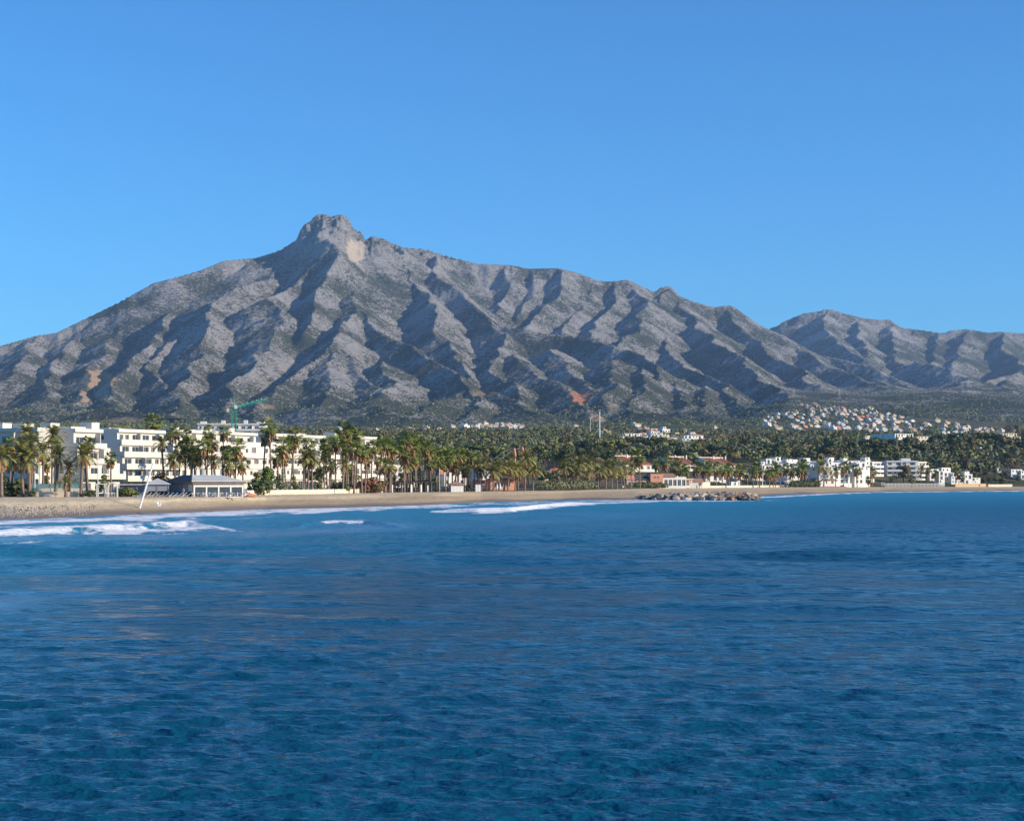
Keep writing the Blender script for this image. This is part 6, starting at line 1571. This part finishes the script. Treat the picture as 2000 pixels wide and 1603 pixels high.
FH = {'white flat roofed': [far_house_mesh(s, 'white2', None) for s in (1, 2, 3)], 'white tile roofed': [far_house_mesh(s, 'white', 'tile') for s in (4, 5)], 'cream tile roofed': [far_house_mesh(s, 'cream', 'tileb') for s in (6, 7)], 'yellow': [far_house_mesh(8, 'yellow', 'tileb')], 'coral walled': [far_house_mesh(9, 'coral', 'tile')]}
def ground_at(px, py):
    for Y in range(1300, 5600, 25):
        z = float(plain(np.array(float(px)), np.array(float(Y))))
        if PY0 - (z - EYE) / Y * F <= py: return Y
    return 5500
r = random.Random(5); hp = []; HXY = []; tries = 0
def house_row(px0, px1, py0, py1, count, zone, wts=(6, 4, 4, 1, 1), smin=7.0, sc=(.6, 1.0)):
    k = 0; tr = 0
    while k < count and tr < count * 40:
        tr += 1
        px = r.uniform(px0, px1); a = (px - px0) / max(1, px1 - px0)
        py = r.uniform(py0[0] + (py0[1] - py0[0]) * a, py1[0] + (py1[1] - py1[0]) * a)
        Y = ground_at(px, py)
        if any(abs(px - a_) < smin and abs(py - b_) < 3.2 for a_, b_ in hp): continue
        hp.append((px, py)); k += 1; kd = r.choices(list(FH), wts)[0]; g = P(px, Y); g.z -= .3
        o = bpy.data.objects.new('hillside_house', r.choice(FH[kd])); C.objects.link(o); o.location = g; o.rotation_euler.z = R(r.uniform(5, 60)); s_ = r.uniform(*sc) * min(1.15, .5 + Y / 6500); HXY.append((g.x + 6 * s_, g.y + 3, s_)); o.scale = (s_,) * 3
        tag(o, '%s house %s' % (kd, zone), 'house', '%s houses %s' % (kd, zone))
house_row(1480, 1590, (800, 792), (832, 812), 34, 'in the upper near part of the hill town')
house_row(1490, 1700, (812, 800), (840, 845), 50, 'in the middle of the hill town')
house_row(1590, 1760, (793, 812), (808, 830), 34, 'along the top edge of the hill town')
house_row(1700, 1880, (815, 830), (856, 862), 48, 'on the lower far slope of the hill town')
house_row(1850, 1990, (828, 848), (876, 880), 26, 'thinly spread beyond the hill town')
house_row(895, 1012, (826, 834), (838, 842), 26, 'in the dense white cluster at the mountain foot', (3, 2, 2, 0, 0), 4.0, (.7, 1.1))
house_row(930, 990, (821, 822), (828, 830), 12, 'on the crown of the white cluster at the mountain foot', (1, 0, 0, 0, 0), 4.0, (.9, 1.2))
house_row(720, 890, (823, 828), (846, 846), 14, 'in the woods left of the white cluster', (3, 4, 4, 1, 1))
house_row(1080, 1260, (832, 832), (856, 852), 11, 'in the woods under the red quarry', (3, 4, 4, 1, 2))
house_row(1180, 1360, (846, 846), (868, 866), 16, 'in the white strip behind the orange roofed villas', (8, 2, 2, 1, 0), 5.0, (.8, 1.3))
house_row(1250, 1480, (866, 866), (880, 880), 9, 'in the woods just behind the orange roofed villas', (5, 3, 3, 1, 1), 8.0, (.8, 1.1))
house_row(1480, 1740, (868, 868), (880, 880), 6, 'in the woods behind the white cottages', (5, 3, 3, 1, 1), 8.0, (.8, 1.1))
house_row(1800, 1990, (868, 868), (884, 884), 16, 'in the woods behind the far beach', (5, 3, 3, 1, 1), 8.0, (.8, 1.1))
house_row(600, 720, (838, 838), (852, 852), 4, 'over the roofs of the long white blocks', (4, 2, 2, 0, 0))
house_row(1380, 1480, (840, 840), (858, 858), 3, 'in the woods below the hill town', (4, 2, 2, 0, 0))
for px, Y, lab in ((1212, 1480, 'long white hall with pillars left of the flood light mast'), (1268, 1420, 'long white hall with flat cream roof behind the villas'), (1333, 1380, 'plain white flat hall behind the middle villa'), (1748, 1250, 'big grey sided warehouse with pink edge above the dark trees'), (1790, 1260, 'long cream hall behind the cypress row'), (1688, 1300, 'long yellow hall behind the wood'), (1950, 1350, 'long cream building in the far wood')):
    fl = [(0, 26, 0, 12, -6, 8.0), (3, 20, 3, 9, 8.0, 10.5)] if px != 1748 else [(0, 22, 0, 22, -6, 13.0)]
    flat_house('hall', lab, px, Y, R(20 if px != 1748 else 40), fl, 'cream' if 'cream' in lab or 'yellow' in lab else 'white2', None, 'hall', seed=int(px), gl=False)

# ================================================================ FAR WOODS (nobody could count them)
def forest(name, label, n, mats, rowf, seed, hr, quads=9, qs=.34):
    """one mesh of leafy clumps standing on the plain and the lower slopes"""
    rg = np.random.RandomState(seed); px, py, Y, X, Z = rowf(rg, n); n = len(px)
    h = rg.uniform(hr[0], hr[1], n); nq = quads
    ph = rg.uniform(0, 6.283, (n, nq)); ct = rg.uniform(-.35, 1.0, (n, nq)); st = np.sqrt(1 - ct ** 2)
    d = np.stack([st * np.cos(ph), st * np.sin(ph), ct], -1)
    wd = rg.uniform(.42, .62, n) * h
    c = np.stack([X, Y, Z + h * .55], -1)[:, None, :] + d * np.stack([wd, wd, h * .48], -1)[:, None, :] * rg.uniform(.55, 1, (n, nq, 1))
    nn = d + rg.uniform(-.4, .4, d.shape); nn /= np.linalg.norm(nn, axis=-1, keepdims=True)
    up = np.array([.0, 0, 1.0]); u = np.cross(nn, up + .01); u /= np.linalg.norm(u, axis=-1, keepdims=True); v = np.cross(nn, u)
    s = (h * qs)[:, None, None] * rg.uniform(.6, 1.2, (n, nq, 1))
    q = np.stack([c + u * s, c + v * s * .8, c - u * s, c - v * s * .8], 2).reshape(-1, 3).astype(np.float32)
    m_ = len(q) // 4; me = bpy.data.meshes.new(name); me.vertices.add(len(q)); me.vertices.foreach_set('co', q.ravel()); me.loops.add(len(q)); me.polygons.add(m_)
    me.loops.foreach_set('vertex_index', np.arange(len(q), dtype=np.int32)); me.polygons.foreach_set('loop_start', (np.arange(m_) * 4).astype(np.int32)); me.polygons.foreach_set('loop_total', np.full(m_, 4, np.int32))
    for mm in mats: me.materials.append(M[mm])
    me.polygons.foreach_set('material_index', np.repeat(rg.randint(0, len(mats), n), nq).astype(np.int32)); me.update(calc_edges=True)
    o = bpy.data.objects.new(name, me); C.objects.link(o); kind(o, 'stuff'); o['label'] = label; return o
def rows_plain(y0, y1, sh=.35):
    def f(rg, n):
        px = rg.uniform(-60, 2060, n); Y = y0 * (y1 / y0) ** rg.uniform(0, 1, n); Y = np.maximum(Y, Yb(px) + 60); X = (px - PX0) / F * Y
        dn = fbm(X / 160, Y / 220, 3, 201); keep = dn > -sh + .3 * ((px > 1480) & (Y > 2000))
        for a, b, c in B_OCC: keep &= np.hypot(X - a, Y - b) > c + 4
        px, Y, X = px[keep], Y[keep], X[keep]
        keep = np.ones(len(px), bool)
        for (a, b, s_) in HXY: keep &= ~((np.abs(X - a) < 9 * s_ + 3) & (Y - b < 14) & (Y - b > -95 * s_))
        px, Y, X = px[keep], Y[keep], X[keep]
        return px, None, Y, X, plain(px, Y)
    return f
def rows_mount(rg, n):
    i = rg.randint(0, 210, n); j = rg.randint(60, NU - 60, n); X = MX[i, j]; Y = MY[i, j]; Z = MZ[i, j]; px = mpx[i, j]; py = mpy[i, j]
    k = (py > 780 + 55 * fbm(X / 260, Y / 260, 3, 211)) & (ochre[i, j] < .15); return px[k], py[k], Y[k] + rg.uniform(-6, 6, k.sum()), X[k] + rg.uniform(-4, 4, k.sum()), Z[k]
forest('middle_woods', 'mixed green wood on the plain behind the beach', 4800, ('leaf2', 'leaf1', 'leaf3', 'leaf4'), rows_plain(940, 2000, 2.0), 3, (6, 10.5), 46, .12)
forest('distant_woods', 'hazy green woods between plain and mountain foot', 13000, ('leaf1', 'leaf2', 'leaf3'), rows_plain(1900, 4600, .1), 4, (4, 7.5), 12, .22)
forest('mountain_scrub', 'dark pine scrub on the lower mountain slopes', 14000, ('leaf3', 'leaf1', 'leaf2'), rows_mount, 5, (4, 8), 4, .34)
# ================================================================ HAZE
def haze_box(x0, x1, y0, y1, z0, z1):
    me = bpy.data.meshes.new('haze')
    vs = [(x, y, z) for z in (z0, z1) for y in (y0, y1) for x in (x0, x1)]
    me.from_pydata(vs, [], [(0, 2, 3, 1), (4, 5, 7, 6), (0, 1, 5, 4), (2, 6, 7, 3), (0, 4, 6, 2), (1, 3, 7, 5)])
    o = bpy.data.objects.new('haze', me); C.objects.link(o); kind(o, 'stuff')
    m = bpy.data.materials.new('haze_air'); m.use_nodes = True
    t = m.node_tree; t.nodes.clear()
    out = t.nodes.new('ShaderNodeOutputMaterial'); pv = t.nodes.new('ShaderNodeVolumePrincipled')
    pv.inputs['Color'].default_value = (0.42, 0.66, 1.0, 1)
    pv.inputs['Density'].default_value = 3.0e-5
    pv.inputs['Anisotropy'].default_value = 0.0
    t.links.new(pv.outputs[0], out.inputs['Volume'])
    me.materials.append(m)
    return o
haze_box(-12000, 14000, -7000, 15000, -6, 1600)
